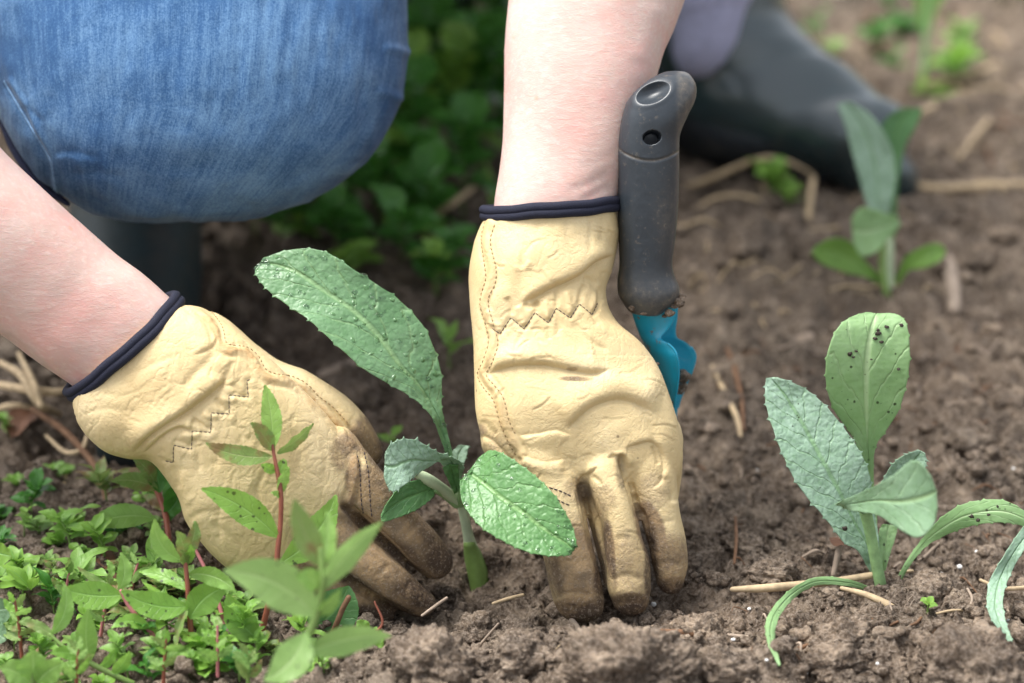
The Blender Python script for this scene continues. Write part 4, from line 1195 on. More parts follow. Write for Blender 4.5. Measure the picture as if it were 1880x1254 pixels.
# ------------------------------------------------------------------ leaves
def leaf_rows(name, rows, mat, parent, teeth=0.0, nteeth=14, cup=.12, mid=.5, n=90, m=20, wav=.0006, quilt=.0003, sd=1, thick=.0005, spine=False, sharp=1.0, curl=0.0):
    """rows: (Lx, Ly, Rx, Ry, d [, dR]) from the foot to the tip; a real curved blade with toothed edges"""
    A = []
    for r in rows:
        A.append(np.concatenate([P(r[0], r[1], r[4]), P(r[2], r[3], r[5] if len(r) > 5 else r[4])]))
    A = catmull(A, n)
    L, R = A[:, :3], A[:, 3:]
    C, Hh = (L + R) / 2, (R - L) / 2
    T = unit(np.gradient(C, axis=0))
    Nn = unit(np.cross(unit(Hh), T))
    Nn = np.where((Nn @ FW)[:, None] < 0, -Nn, Nn)      # away from the viewer
    W = np.linalg.norm(Hh, axis=1)
    u = np.linspace(-1, 1, 2 * m + 1)
    u = np.sign(u) * np.abs(u) ** .85
    t = np.linspace(0, 1, n)
    rsl = np.random.RandomState(sd)
    def edge(side):
        ph = t * nteeth + rsl.uniform(0, 1)
        ph = ph + .25 * np.sin(t * 23 + side)
        fr = ph - np.floor(ph)
        if spine:
            e = np.exp(-np.abs((fr - .5) / .055) ** 1.5) * 1.0 + .16 * np.sin(fr * math.pi)
        else:
            e = fr ** 1.5
        return e * smoothstep(.12, .3, t) * (1 - .6 * smoothstep(.92, 1, t))
    eL, eR = edge(0), edge(1)
    V, UV = [], []
    for i in range(n):
        uu = u.copy()
        w = uu[:, None] * Hh[i]
        e = np.where(u < 0, eL[i], eR[i]) * smoothstep(.8, 1.0, np.abs(u)) * teeth
        w = w + np.sign(u)[:, None] * unit(Hh[i]) * (e * .001)[:, None] - T[i] * (0 if spine else 0)
        z = -cup * W[i] * (np.abs(u) ** 1.6) + curl * W[i] * u
        z += wav * np.sin(t[i] * 17 + sd + np.sign(u) * 1.3) * np.abs(u) ** 2
        V.append(C[i] + w + Nn[i] * z[:, None])
        UV.append(np.column_stack([u / 2 + .5, np.full(len(u), t[i])]))
    V = np.vstack(V); UV = np.vstack(UV)
    nv = np.repeat(Nn, len(u), axis=0)
    V = V + nv * (quilt * (np.abs(noise3(V * 420, sd)) - .3) * 1.2 + quilt * 1.3 * fbm(V * 90, 2, sd + 5) + .0007 * np.exp(-((UV[:, 0] - .5) / .03) ** 2) * (1 if quilt > .00015 else .4))[:, None]
    g = Geo().add(V, grid_faces(n, len(u)), UV)
    o = obj(name, g, mat, parent)
    if thick:
        s = o.modifiers.new("thickness", 'SOLIDIFY'); s.thickness = thick; s.offset = 0
    return o

def blade_leaf(name, base, tip, width, d0, d1, mat, parent, bend=0.0, roll=0.0, belly=.45, teeth=.5, sag=0.0, sd=1, cup=.18, n=46, m=6, nteeth=12, fold=0.0, wav=.0004):
    """a lance-shaped leaf from base to tip (both px, py); width in the same units; roll turns the blade about its rib"""
    b, t_ = np.array(base, float), np.array(tip, float)
    ax = t_ - b
    L = math.hypot(*ax)
    nx = np.array([-ax[1], ax[0]]) / L
    ts = np.linspace(0, 1, n)
    cen = b + ax * ts[:, None] + nx * (bend * L * 4 * ts * (1 - ts))[:, None]
    tn = unit(np.gradient(cen, axis=0))
    pn = np.column_stack([-tn[:, 1], tn[:, 0]])
    w = np.sin(math.pi * ts ** (math.log(.5) / math.log(belly))) ** .9 * width / 2 + .4
    dd = d0 + (d1 - d0) * ts + sag * 4 * ts * (1 - ts)
    C = np.array([P(c[0], c[1], q) for c, q in zip(cen, dd)])
    Sd = (pn[:, 0, None] * RT - pn[:, 1, None] * UP)
    T = unit(np.gradient(C, axis=0))
    Sd = unit(Sd - (Sd * T).sum(1)[:, None] * T)
    Nn = np.cross(Sd, T); Nn = np.where((Nn @ FW)[:, None] < 0, -Nn, Nn)
    cr, sr = math.cos(roll), math.sin(roll)
    S2 = Sd * cr + Nn * sr
    N2 = Nn * cr - Sd * sr
    W = w * S / max(.35, abs(cr))
    u = np.linspace(-1, 1, 2 * m + 1)
    ph = ts * nteeth
    e = ((ph - np.floor(ph)) ** 1.6) * smoothstep(.1, .3, ts)
    V, UV = [], []
    for i in range(n):
        ww = u * W[i] + np.sign(u) * smoothstep(.9, 1, np.abs(u)) * e[i] * teeth * .001
        z = -cup * W[i] * np.abs(u) ** 1.5 - fold * W[i] * np.abs(u) + wav * np.sin(ts[i] * 19 + sd + 2 * np.sign(u)) * u * u
        V.append(C[i] + S2[i] * ww[:, None] + N2[i] * z[:, None])
        UV.append(np.column_stack([u / 2 + .5, np.full(len(u), ts[i])]))
    return obj(name, Geo().add(np.vstack(V), grid_faces(n, 2 * m + 1), np.vstack(UV)), mat, parent)

def stem(pts, r, mat, parent, name="stem", seg=10, n=None):
    """pts: (px, py, d); r in px at arm's length"""
    w = [P(*p) for p in pts]
    rr = [q * S for q in r] if hasattr(r, '__len__') else r * S
    return obj(name, tube(w, rr, seg, n or 8 * len(pts)), mat, parent)

# ------------------------------------------------------------------ central seedling
c1 = empty("seedling", P(868, 1030, .045))
tag(c1, "cardoon seedling with a long wet drooping leaf, being planted between the two gloves", "seedling")
leaf_rows("leaf", [(823, 868, 833, 866, .022), (817, 830, 829, 826, .016), (805, 795, 820, 788, .012), (794, 767, 812, 756, .008), (763, 735, 810, 728, .004, .010), (721, 709, 807, 693, .000, .010), (671, 681, 800, 661, -.004, .010), (621, 640, 777, 602, -.004, .008), (580, 602, 731, 551, -.002, .008), (556, 581, 703, 532, .000, .008),
                   (524, 558, 650, 498, .003, .008), (496, 537, 603, 468, .006, .010), (480, 520, 560, 459, .009, .012), (471, 504, 520, 462, .011, .013), (470, 492, 484, 473, .013)], M['leafA'], c1, teeth=1.5, nteeth=16, spine=True, cup=.10, n=240, m=24, quilt=.00032, sd=3, wav=.0012)
# its twin on the right
leaf_rows("leaf", [(852, 878, 866, 868, -.026), (846, 890, 876, 845, -.028, -.022), (850, 922, 899, 833, -.034, -.022), (865, 947, 923, 837, -.040, -.028), (882, 968, 942, 847, -.044, -.032), (899, 982, 966, 863, -.047, -.036), (930, 999, 995, 887, -.050, -.040), (957, 1011, 1019, 915, -.052, -.043),
                   (992, 1021, 1038, 944, -.053, -.046), (1024, 1023, 1052, 970, -.053, -.048), (1045, 1019, 1057, 994, -.052), (1055, 1012, 1058, 1004, -.051)], M['leafB'], c1, teeth=.9, nteeth=15, spine=True, cup=.16, n=200, m=22, quilt=.00040, sd=5, wav=.0010)
leaf_rows("leaf", [(830, 905, 842, 905, .026), (822, 872, 848, 868, .014), (812, 848, 852, 858, .002), (800, 838, 842, 845, -.006), (784, 858, 812, 833, -.013), (765, 868, 790, 823, -.018), (750, 878, 768, 811, -.022), (736, 892, 746, 806, -.025), (723, 902, 727, 810, -.026), (712, 893, 714, 820, -.026), (705, 872, 707, 834, -.026)], M['leafS'], c1, teeth=2.0, nteeth=12, spine=True, cup=.15, n=150, m=18, quilt=.0004, sd=8)
leaf_rows("leaf", [(800, 906, 806, 894, .006), (791, 914, 785, 884, .000), (770, 932, 767, 881, -.006), (739, 946, 737, 891, -.012), (712, 956, 712, 918, -.017), (700, 957, 699, 946, -.020)], M['leafD'], c1, teeth=.5, nteeth=10, spine=True, cup=.12, n=90, m=14, quilt=.0002, sd=9)
leaf_rows("leaf", [(834, 895, 846, 893, .030), (826, 868, 850, 862, .034), (826, 838, 856, 838, .038), (838, 822, 860, 822, .040), (854, 818, 860, 818, .041)], M['leafS'], c1, teeth=1.2, nteeth=6, spine=True, cup=.2, n=70, m=10, sd=10)
leaf_rows("leaf", [(834, 905, 846, 903, .012), (822, 880, 842, 870, .004), (812, 858, 840, 850, -.003)], M['leafD'], c1, teeth=.0, cup=.2, n=40, m=8, sd=12)
stem([(843, 900, .022), (848, 920, .026), (852, 945, .030), (860, 985, .036), (868, 1020, .042), (876, 1052, .046), (880, 1085, .048)], [9, 11, 9.5, 10.5, 16, 18, 15], M['petiole'], c1, n=50)
stem([(762, 868, -.008), (785, 880, -.002), (812, 898, .010), (840, 920, .022)], [8, 11, 11, 11], M['petiole'], c1, "petiole")
stem([(798, 900, .004), (815, 908, .014), (838, 925, .022)], [5, 7, 9], M['seedstem'], c1, "petiole")
stem([(868, 872, -.024), (856, 885, -.010), (848, 905, .010), (846, 925, .022)], [5, 6, 7, 8], M['seedstem'], c1, "petiole")
stem([(881, 1088, .047), (877, 1052, .045), (868, 1020, .041), (862, 1000, .037)], [17, 20, 17.5, 12], M['greenstem'], c1, "stem_foot")
# drops of water standing on the long leaf and its twin
def droplets(leaf, n, rmin, rmax, sd):
    me = leaf.data
    rs_ = np.random.RandomState(sd)
    vv = np.array([p.co[:] for p in me.vertices]); nf = len(me.polygons)
    g = Geo()
    base, bf_ = lump(1, 2, 1, 0)
    ctr = wloc(leaf)
    for k in range(n):
        p = me.polygons[int(rs_.randint(nf))]
        c = np.array(p.center[:]); nr_ = np.array(p.normal[:])
        nr_ = nr_ if nr_ @ FW < 0 else -nr_
        r = rmin + (rmax - rmin) * rs_.rand() ** 2.5
        q = unit(np.random.RandomState(k).normal(size=(1, 3)))[0]
        s_ = base * r * np.array([1, 1, 1])
        s_ = s_ - (s_ @ nr_)[:, None] * nr_ * .80
        st_ = unit(np.cross(nr_, q)); s_ = s_ + (s_ @ st_)[:, None] * st_ * rs_.uniform(0, .5)
        g.add(s_ + c + ctr + nr_ * .0003, bf_)
    return g
mw, nt, b = mat_new('water'); b.inputs["Transmission Weight"].default_value = 1.0; b.inputs["Roughness"].default_value = .02; b.inputs["IOR"].default_value = 1.33; b.inputs["Base Color"].default_value = (.92, 1, .94, 1)
kids = [k for k in COL.objects if k.parent == c1 and k.name.startswith("leaf")]
for lf_, n_, a_, b_ in ((kids[0], 80, .0006, .0018), (kids[1], 60, .0006, .0015)):
    dr = obj("water_drops", droplets(lf_, n_, a_, b_, 5), mw, lf_)
    dr["kind"] = "stuff"

# ------------------------------------------------------------------ front right seedling
c2 = empty("seedling", P(1622, 1100, .012))
tag(c2, "front right seedling with one silvery and one upright pale leaf sprinkled with soil", "seedling")
leaf_rows("leaf", [(1600, 985, 1611, 985, .030), (1597, 935, 1609, 932, .030), (1591, 882, 1604, 884, .028), (1582, 836, 1606, 825, .024), (1559, 791, 1625, 791, .020), (1534, 756, 1648, 751, .014), (1519, 717, 1662, 705, .008), (1515, 677, 1668, 670, .004), (1521, 637, 1669, 635, .002), (1537, 604, 1665, 602, .002), (1557, 587, 1655, 586, .004), (1580, 578, 1636, 578, .006), (1600, 576, 1618, 576, .007)],
          M['leafF'], c2, teeth=1.1, nteeth=14, spine=True, cup=.10, n=180, m=20, quilt=.00018, sd=14)
leaf_rows("leaf", [(1604, 1060, 1613, 1055, .014), (1574, 1013, 1610, 990, .008, .014), (1545, 996, 1602, 940, .004, .014), (1511, 950, 1596, 905, .000, .012), (1477, 910, 1590, 868, -.002, .010), (1448, 865, 1573, 828, -.002, .008), (1428, 819, 1546, 786, 0, .008), (1415, 779, 1515, 748, .002, .008), (1405, 738, 1478, 716, .004, .008), (1405, 708, 1440, 697, .006), (1408, 694, 1420, 693, .006)],
          M['leafS'], c2, teeth=1.7, nteeth=15, spine=True, cup=.14, n=200, m=22, quilt=.00036, sd=15)
leaf_rows("leaf", [(1585, 945, 1604, 940, -.005), (1560, 925, 1603, 938, -.034, -.024), (1535, 925, 1560, 935, -.058), (1572, 908, 1580, 938, -.074), (1610, 892, 1616, 946, -.090), (1645, 872, 1655, 970, -.104), (1678, 846, 1693, 985, -.114), (1700, 850, 1716, 966, -.120), (1712, 872, 1724, 932, -.124)], M['leafH'], c2, teeth=.4, nteeth=10, spine=True, cup=.15, n=120, m=16, quilt=.0002, sd=16)
leaf_rows("leaf", [(1612, 905, 1622, 915, .012), (1622, 880, 1650, 900, .008), (1640, 850, 1680, 880, .004), (1662, 834, 1700, 850, .000), (1685, 826, 1698, 832, -.002)], M['leafS'], c2, teeth=2.0, nteeth=7, spine=True, cup=.2, n=80, m=12, sd=17)
leaf_rows("leaf", [(1632, 1100, 1642, 1100, .014), (1655, 1045, 1664, 1049, .012), (1686, 1000, 1697, 1006, .008), (1712, 966, 1730, 986, .002), (1757, 931, 1775, 968, -.006), (1810, 918, 1815, 960, -.012), (1852, 922, 1850, 960, -.016), (1895, 948, 1890, 968, -.018), (1915, 965, 1912, 975, -.018)], M['leafF'], c2, teeth=.8, nteeth=14, spine=True, cup=-.12, n=120, m=12, quilt=.00012, sd=18)
leaf_rows("leaf", [(1912, 930, 1925, 940, -.016), (1880, 965, 1900, 985, -.022), (1847, 1013, 1874, 1018, -.026), (1819, 1063, 1852, 1062, -.028), (1812, 1108, 1841, 1105, -.046), (1822, 1142, 1846, 1140, -.056), (1845, 1170, 1856, 1172, -.064), (1855, 1180, 1859, 1179, -.067)], M['leafS'], c2, teeth=.8, nteeth=12, spine=True, cup=.22, n=110, m=12, sd=19)
leaf_rows("leaf", [(1622, 1104, 1624, 1096, .014), (1592, 1086, 1594, 1077, .008), (1556, 1076, 1557, 1064, .002), (1502, 1074, 1500, 1060, -.006), (1465, 1092, 1455, 1080, -.018), (1437, 1122, 1421, 1113, -.040), (1424, 1152, 1406, 1146, -.058), (1425, 1184, 1410, 1182, -.074), (1433, 1222, 1429, 1221, -.088)], M['leafF'], c2, teeth=.5, nteeth=14, spine=True, cup=-.15, n=110, m=8, sd=20)
leaf_rows("leaf", [(1614, 1060, 1622, 1060, .026), (1612, 1010, 1636, 1010, .028), (1614, 975, 1647, 972, .030), (1622, 963, 1642, 964, .031)], M['leafF'], c2, teeth=.2, cup=.2, n=60, m=8, sd=21)
leaf_rows("leaf", [(1640, 1102, 1642, 1094, .012), (1690, 1118, 1692, 1110, .006), (1730, 1138, 1728, 1126, .002), (1756, 1146, 1756, 1138, .000)], M['leafD'], c2, teeth=0, cup=.1, n=40, m=5, sd=22)
stem([(1588, 935, -.006), (1596, 970, .000), (1606, 1020, .006), (1616, 1070, .011), (1624, 1112, .016)], [12, 11, 11, 11.5, 12], M['seedstem'], c2, n=50)
stem([(1604, 960, .030), (1608, 1020, .024), (1618, 1090, .016)], [6, 8, 9], M['seedstem'], c2, "petiole")

# ------------------------------------------------------------------ back right seedling
d3 = D_at(567)
c3 = empty("seedling", P(1634, 567, d3))
tag(c3, "blurred cardoon seedling further back on the right, beside the boot", "seedling")
def sh3(rows, dd=0): return [tuple(r[:4]) + (d3 + dd + r[4],) for r in rows]
leaf_rows("leaf", sh3([(1618, 430, 1634, 430, 0), (1595, 385, 1632, 388, 0), (1578, 330, 1643, 335, 0), (1566, 287, 1640, 287, 0), (1554, 239, 1622, 244, 0), (1543, 206, 1595, 208, 0), (1538, 191, 1560, 187, 0)]), M['leafS'], c3, teeth=1, spine=True, n=90, m=12, sd=30)
leaf_rows("leaf", sh3([(1636, 400, 1645, 400, .02), (1634, 330, 1650, 330, .02), (1626, 270, 1660, 274, .02), (1620, 228, 1678, 238, .02), (1648, 202, 1692, 206, .02), (1676, 198, 1690, 199, .02)]), M['leafD'], c3, n=70, m=10, sd=31)
leaf_rows("leaf", sh3([(1632, 420, 1640, 440, -.01), (1648, 400, 1652, 414, -.03), (1625, 392, 1628, 440, -.04), (1600, 384, 1602, 466, -.045), (1578, 382, 1580, 470, -.045), (1563, 400, 1566, 445, -.045)]), M['leafF'], c3, n=80, m=10, sd=32)
leaf_rows("leaf", sh3([(1618, 525, 1622, 512, 0), (1590, 510, 1592, 484, -.01), (1545, 499, 1559, 444, -.02), (1508, 484, 1525, 437, -.03), (1490, 466, 1496, 453, -.035)]), M['weedclean'], c3, n=60, m=10, sd=33, quilt=.0001)
leaf_rows("leaf", sh3([(1642, 520, 1650, 524, 0), (1662, 474, 1668, 498, -.01), (1695, 453, 1698, 492, -.02), (1720, 447, 1724, 480, -.02), (1735, 455, 1736, 465, -.02)]), M['weedclean'], c3, n=60, m=10, sd=34, quilt=.0001)
stem([(1634, 420, d3), (1633, 480, d3), (1632, 530, d3), (1636, 575, d3)], [9, 10, 12, 10], M['petiole'], c3)
stem([(1622, 440, d3 - .008), (1620, 490, d3 - .008), (1628, 540, d3 - .01), (1634, 575, d3)], [7, 8, 9, 10], M['greenstem'], c3, "petiole")

# plant at the top right edge of the picture
d4 = D_at(172)
c4 = empty("seedling", P(1697, 175, d4))
tag(c4, "blurred young plant with a straight pale stem at the top edge, upper right", "seedling")
stem([(1706, -20, d4), (1700, 60, d4), (1696, 120, d4), (1697, 180, d4)], [7, 8, 8, 9], M['seedstem'], c4)
leaf_rows("leaf", [(1690, 60, 1706, 62, d4), (1682, 20, 1722, 15, d4), (1690, -20, 1750, -25, d4), (1720, -60, 1775, -60, d4), (1760, -80, 1770, -82, d4)], M['weedclean'], c4, n=50, m=8, sd=40, quilt=.0001)
leaf_rows("leaf", [(1700, 30, 1702, 22, d4), (1670, -10, 1690, -30, d4), (1640, -70, 1665, -80, d4)], M['weedclean'], c4, n=40, m=6, sd=41, quilt=.0001)
for k, (tx, ty, w) in enumerate([(1735, 150, 26), (1720, 190, 22), (1675, 160, 24), (1760, 165, 18), (1690, 130, 20)]):
    blade_leaf("leaf", (1700, 178), (tx, ty), w, d4, d4 - .03, M['weed'], c4, sd=k)

# ------------------------------------------------------------------ willowherb weeds, bottom left
def weed(base, label, cat="weed", name="weed"):
    e = empty(name, base)
    return tag(e, label, cat)
W1 = weed(P(472, 1240, -.035), "tall willowherb with a sharp red stem standing in front of the left glove's back")
stem([(500, 818, -.054), (506, 850, -.055), (511, 875, -.055), (516, 913, -.055), (515, 960, -.053), (511, 1000, -.052), (505, 1053, -.050), (490, 1120, -.046), (480, 1170, -.042), (473, 1245, -.036)], [3, 3.5, 4.5, 4.5, 4.5, 5, 5.5, 5.5, 6, 6.5], M['redstem'], W1)
for k, (b_, t_, w_, m_, bd_, rl_, dd_) in enumerate([((500, 825), (486, 706), 34, 'weedclean', .04, .2, .0), ((500, 838), (377, 813), 32, 'weedbrown', -.08, .3, -.01), ((508, 832), (575, 777), 17, 'weedbrown', .05, .9, .01), ((503, 828), (460, 776), 26, 'weedbrown', .05, .5, -.012),
        ((508, 862), (480, 852), 17, 'weed', -.1, .2, -.008), ((510, 868), (521, 842), 18, 'weed', .1, .4, .006), ((516, 908), (531, 857), 17, 'weedclean', -.08, .6, -.006), ((516, 912), (498, 906), 9, 'weedclean', .1, .5, -.01),
        ((510, 987), (369, 897), 50, 'weed', .07, .15, -.012), ((513, 1035), (617, 908), 54, 'weed', .10, .25, .012), ((480, 1177), (418, 1090), 50, 'weed', -.10, .2, -.006), ((478, 1180), (455, 1120), 26, 'weed', -.10, .8, .016)]):
    blade_leaf("leaf", b_, t_, w_, -.053, -.053 + dd_, M[m_], W1, bd_, rl_, sd=k, n=60, m=8)
W2 = weed(P(480, 1470, -.17), "blurred willowherb nearest the camera, pale leaves in front of the glove's dirty fingers")
stem([(588, 1010, -.18), (592, 1060, -.18), (588, 1100, -.178), (570, 1157, -.176), (545, 1200, -.175), (520, 1260, -.174), (480, 1470, -.17)], [5, 6, 6.5, 7, 7, 8, 8], M['greenstem'], W2)
for k, (b_, t_, w_, m_, bd_, rl_, dd_) in enumerate([((592, 1040), (540, 915), 40, 'weedbrown', -.05, .3, -.01), ((590, 1085), (702, 958), 36, 'weedpale', -.05, .4, -.012), ((590, 1040), (602, 940), 26, 'weedclean', .05, .5, .012), ((588, 1075), (545, 1060), 34, 'weedclean', .1, .3, -.012), ((580, 1133), (410, 1049), 74, 'weedpale', .12, .1, -.014),
        ((562, 1160), (485, 1250), 58, 'weedpale', -.12, .2, -.008), ((560, 1200), (718, 1168), 46, 'weedpale', -.06, .25, .014), ((575, 1130), (625, 1080), 20, 'weedclean', .1, .6, .0), ((540, 1215), (590, 1175), 22, 'weed', .1, .6, .02)]):
    blade_leaf("leaf", b_, t_, w_, -.178, -.178 + dd_, M[m_], W2, bd_, rl_, sd=20 + k, n=60, m=8, nteeth=14)
W3 = weed(P(353, 1240, -.055), "willowherb with a curled nibbled top, left of the red stemmed one")
stem([(339, 1015, -.060), (343, 1060, -.060), (347, 1113, -.058), (351, 1170, -.056), (353, 1245, -.052)], [3.5, 4.2, 4.8, 5, 5.5], M['redstem'], W3)
for k, (b_, t_, w_, m_, bd_, rl_, dd_) in enumerate([((336, 1030), (284, 952), 30, 'weedclean', -.18, .4, -.01), ((338, 1020), (358, 956), 22, 'weedbrown', .1, .5, .0), ((337, 1025), (324, 975), 24, 'weedbrown', .1, .3, -.012), ((340, 1035), (350, 1000), 16, 'weed', .1, .3, -.01), ((341, 1040), (330, 1010), 16, 'weedbrown', .1, .3, -.01), ((346, 1055), (434, 1088), 32, 'weedclean', -.14, .3, -.01),
        ((346, 1113), (222, 1084), 46, 'weed', -.1, .2, -.012), ((349, 1137), (421, 1078), 52, 'weed', -.14, .2, .0), ((350, 1180), (298, 1212), 22, 'weed', -.15, .5, -.012), ((350, 1190), (386, 1178), 24, 'weed', -.15, .3, -.01), ((347, 1110), (322, 1190), 14, 'weedbrown', .05, .8, -.006), ((345, 1085), (255, 1050), 22, 'weed', .1, .5, .012)]):
    blade_leaf("leaf", b_, t_, w_, -.059, -.059 + dd_, M[m_], W3, bd_, rl_, sd=40 + k, n=56, m=7)
W4 = weed(P(309, 1215, -.05), "leaning weed with a forked stem and a broad speckled leaf, at lower left")
stem([(222, 1085, -.060), (235, 1110, -.059), (251, 1132, -.058), (280, 1165, -.055), (311, 1205, -.050)], [3.2, 3.8, 4.5, 4.5, 4.5], M['pinkstem'], W4)
for k, (b_, t_, w_, m_, bd_, rl_, dd_) in enumerate([((218, 1085), (222, 1014), 24, 'weedclean', .12, .4, .0), ((226, 1092), (112, 1080), 48, 'weed', -.06, .15, -.01), ((212, 1082), (142, 1040), 11, 'weedbrown', -.06, .5, .0), ((205, 1060), (196, 1028), 10, 'weedclean', .1, .5, .0), ((275, 1155), (204, 1154), 22, 'weed', .2, .5, -.01), ((276, 1152), (300, 1165), 18, 'weed', .1, .3, .008), ((250, 1130), (262, 1098), 12, 'weedclean', .1, .6, .01)]):
    blade_leaf("leaf", b_, t_, w_, -.058, -.058 + dd_, M[m_], W4, bd_, rl_, sd=60 + k, n=50, m=7)
W5 = weed(P(239, 1262, -.075), "low creeping weed with yellow green leaves in the bottom left corner")
stem([(92, 1165, -.075), (120, 1190, -.075), (167, 1218, -.075), (200, 1235, -.074), (245, 1255, -.072), (300, 1275, -.072)], [3, 4, 5, 5, 5, 5], M['greenstem'], W5)
for k, (b_, t_, w_, m_, bd_, rl_, dd_) in enumerate([((94, 1165), (118, 1072), 26, 'weedclean', .14, .4, .0), ((165, 1216), (163, 1118), 36, 'weedclean', -.06, .2, -.01), ((100, 1172), (34, 1142), 16, 'weedbrown', .1, .4, .0), ((150, 1208), (92, 1200), 22, 'weed', .1, .3, -.01), ((205, 1235), (238, 1195), 22, 'weed', .1, .3, -.01), ((180, 1225), (215, 1190), 16, 'weed', .1, .5, .01)]):
    blade_leaf("leaf", b_, t_, w_, -.075, -.075 + dd_, M[m_], W5, bd_, rl_, sd=80 + k, n=50, m=7)
W6 = weed(P(300, 1010, .03), "dark green weed tucked under the left glove's cuff with one pale pointed leaf")
stem([(262, 850, .05), (290, 905, .045), (305, 950, .04), (312, 1020, .03)], [5, 6, 6, 6], M['redstem'], W6)
for k, (b_, t_, w_, m_, bd_, rl_, dd_) in enumerate([((285, 952), (158, 970), 44, 'weedclean', .1, .2, -.01), ((292, 905), (262, 832), 38, 'under', .1, .3, .0), ((290, 900), (204, 884), 32, 'weedbrown', .1, .2, -.01), ((285, 890), (240, 838), 26, 'weedbrown', .1, .5, -.01), ((300, 930), (340, 880), 40, 'under', .1, .3, .0), ((300, 945), (330, 905), 30, 'under', .1, .3, .0), ((288, 890), (215, 865), 20, 'weedbrown', .1, .2, .01), ((305, 940), (262, 910), 22, 'weedbrown', .1, .2, .01), ((308, 960), (300, 860), 30, 'under', .1, .3, .02)]):
    blade_leaf("leaf", b_, t_, w_, .04, .04 + dd_, M[m_], W6, bd_, rl_, sd=100 + k, n=40, m=6)
W7 = weed(P(430, 1240, -.03), "thin pink stem rising slantwise between the weeds under the left glove")
stem([(351, 995, -.02), (375, 1041, -.022), (390, 1080, -.024), (403, 1113, -.026), (418, 1172, -.028), (432, 1245, -.03)], [3, 3.5, 3.5, 4, 4, 4], M['pinkstem'], W7)
for k, (b_, t_, w_, m_, bd_, rl_) in enumerate([((418, 1172), (455, 1150), 18, 'weed', .1, .4), ((425, 1200), (400, 1165), 22, 'weed', .1, .4), ((425, 1200), (450, 1160), 16, 'under', .1, .4), ((392, 1090), (372, 1062), 14, 'weed', .1, .4)]):
    blade_leaf("leaf", b_, t_, w_, -.028, -.03, M[m_], W7, bd_, rl_, sd=110 + k, n=36, m=5)
W8 = weed(P(606, 1180, -.02), "dark round speckled leaf behind the nearest willowherb, with a broken brown stalk")
blade_leaf("leaf", (580, 1150), (640, 1075), 82, -.03, -.035, M['leafD'], W8, .08, .2, sd=120, belly=.5)
blade_leaf("leaf", (575, 1150), (560, 1095), 40, -.03, -.025, M['under'], W8, .1, .4, sd=121)
stem([(640, 1097, -.042), (628, 1120, -.040), (616, 1150, -.036), (600, 1185, -.02)], [5, 5, 5, 5], M['twig'], W8, "stalk")
W9 = weed(P(660, 1215, -.05), "small serrated weed at the bottom edge, just left of the soil clods")
stem([(688, 1105, -.052), (700, 1150, -.052), (640, 1185, -.050), (600, 1220, -.048), (560, 1262, -.046)], [1.5, 2.5, 3.5, 4, 4], M['redstem'], W9)
for k, (b_, t_, w_, m_, bd_, rl_) in enumerate([((690, 1150), (705, 1190), 22, 'weed', .1, .4), ((670, 1165), (655, 1140), 24, 'weed', .1, .4), ((650, 1180), (690, 1215), 26, 'weed', .1, .3), ((620, 1205), (590, 1180), 26, 'weed', .1, .3), ((610, 1215), (650, 1240), 26, 'weed', -.1, .4), ((590, 1225), (570, 1190), 24, 'weed', .1, .4), ((590, 1230), (610, 1262), 24, 'weed', .1, .4)]):
    blade_leaf("leaf", b_, t_, w_, -.05, -.052, M[m_], W9, bd_, rl_, sd=130 + k, n=36, m=5)
W10 = weed(P(60, 1270, -.095), "bright yellow green weed with three broad toothed leaves at the bottom left corner")
stem([(60, 1235, -.10), (58, 1262, -.098), (56, 1310, -.092)], [5, 6, 6], M['greenstem'], W10)
for k, (b_, t_, w_, m_, bd_, rl_) in enumerate([((62, 1250), (60, 1192), 52, 'weedclean', .0, .2), ((55, 1255), (0, 1225), 44, 'weedclean', .1, .2), ((68, 1255), (118, 1218), 42, 'weedclean', -.1, .2), ((60, 1262), (100, 1280), 40, 'weedclean', .1, .2), ((60, 1262), (20, 1285), 40, 'weedclean', .1, .2)]):
    blade_leaf("leaf", b_, t_, w_, -.10, -.105, M[m_], W10, bd_, rl_, sd=140 + k, n=40, m=7)
W11 = weed(P(-25, 1180, -.04), "round blue green leaves poking in at the left edge of the picture")
stem([(-20, 1010, -.05), (-25, 1080, -.05), (-25, 1190, -.04)], [4, 4, 5], M['greenstem'], W11)
for k, (b_, t_, w_) in enumerate([((-22, 1010), (22, 1022), 40), ((-22, 1120), (24, 1118), 46), ((-22, 1150), (12, 1175), 44)]):
    blade_leaf("leaf", b_, t_, w_, -.05, -.055, M['underblue'] if k else M['chick'], W11, .0, .2, sd=150 + k, belly=.55, teeth=0, n=36, m=6)

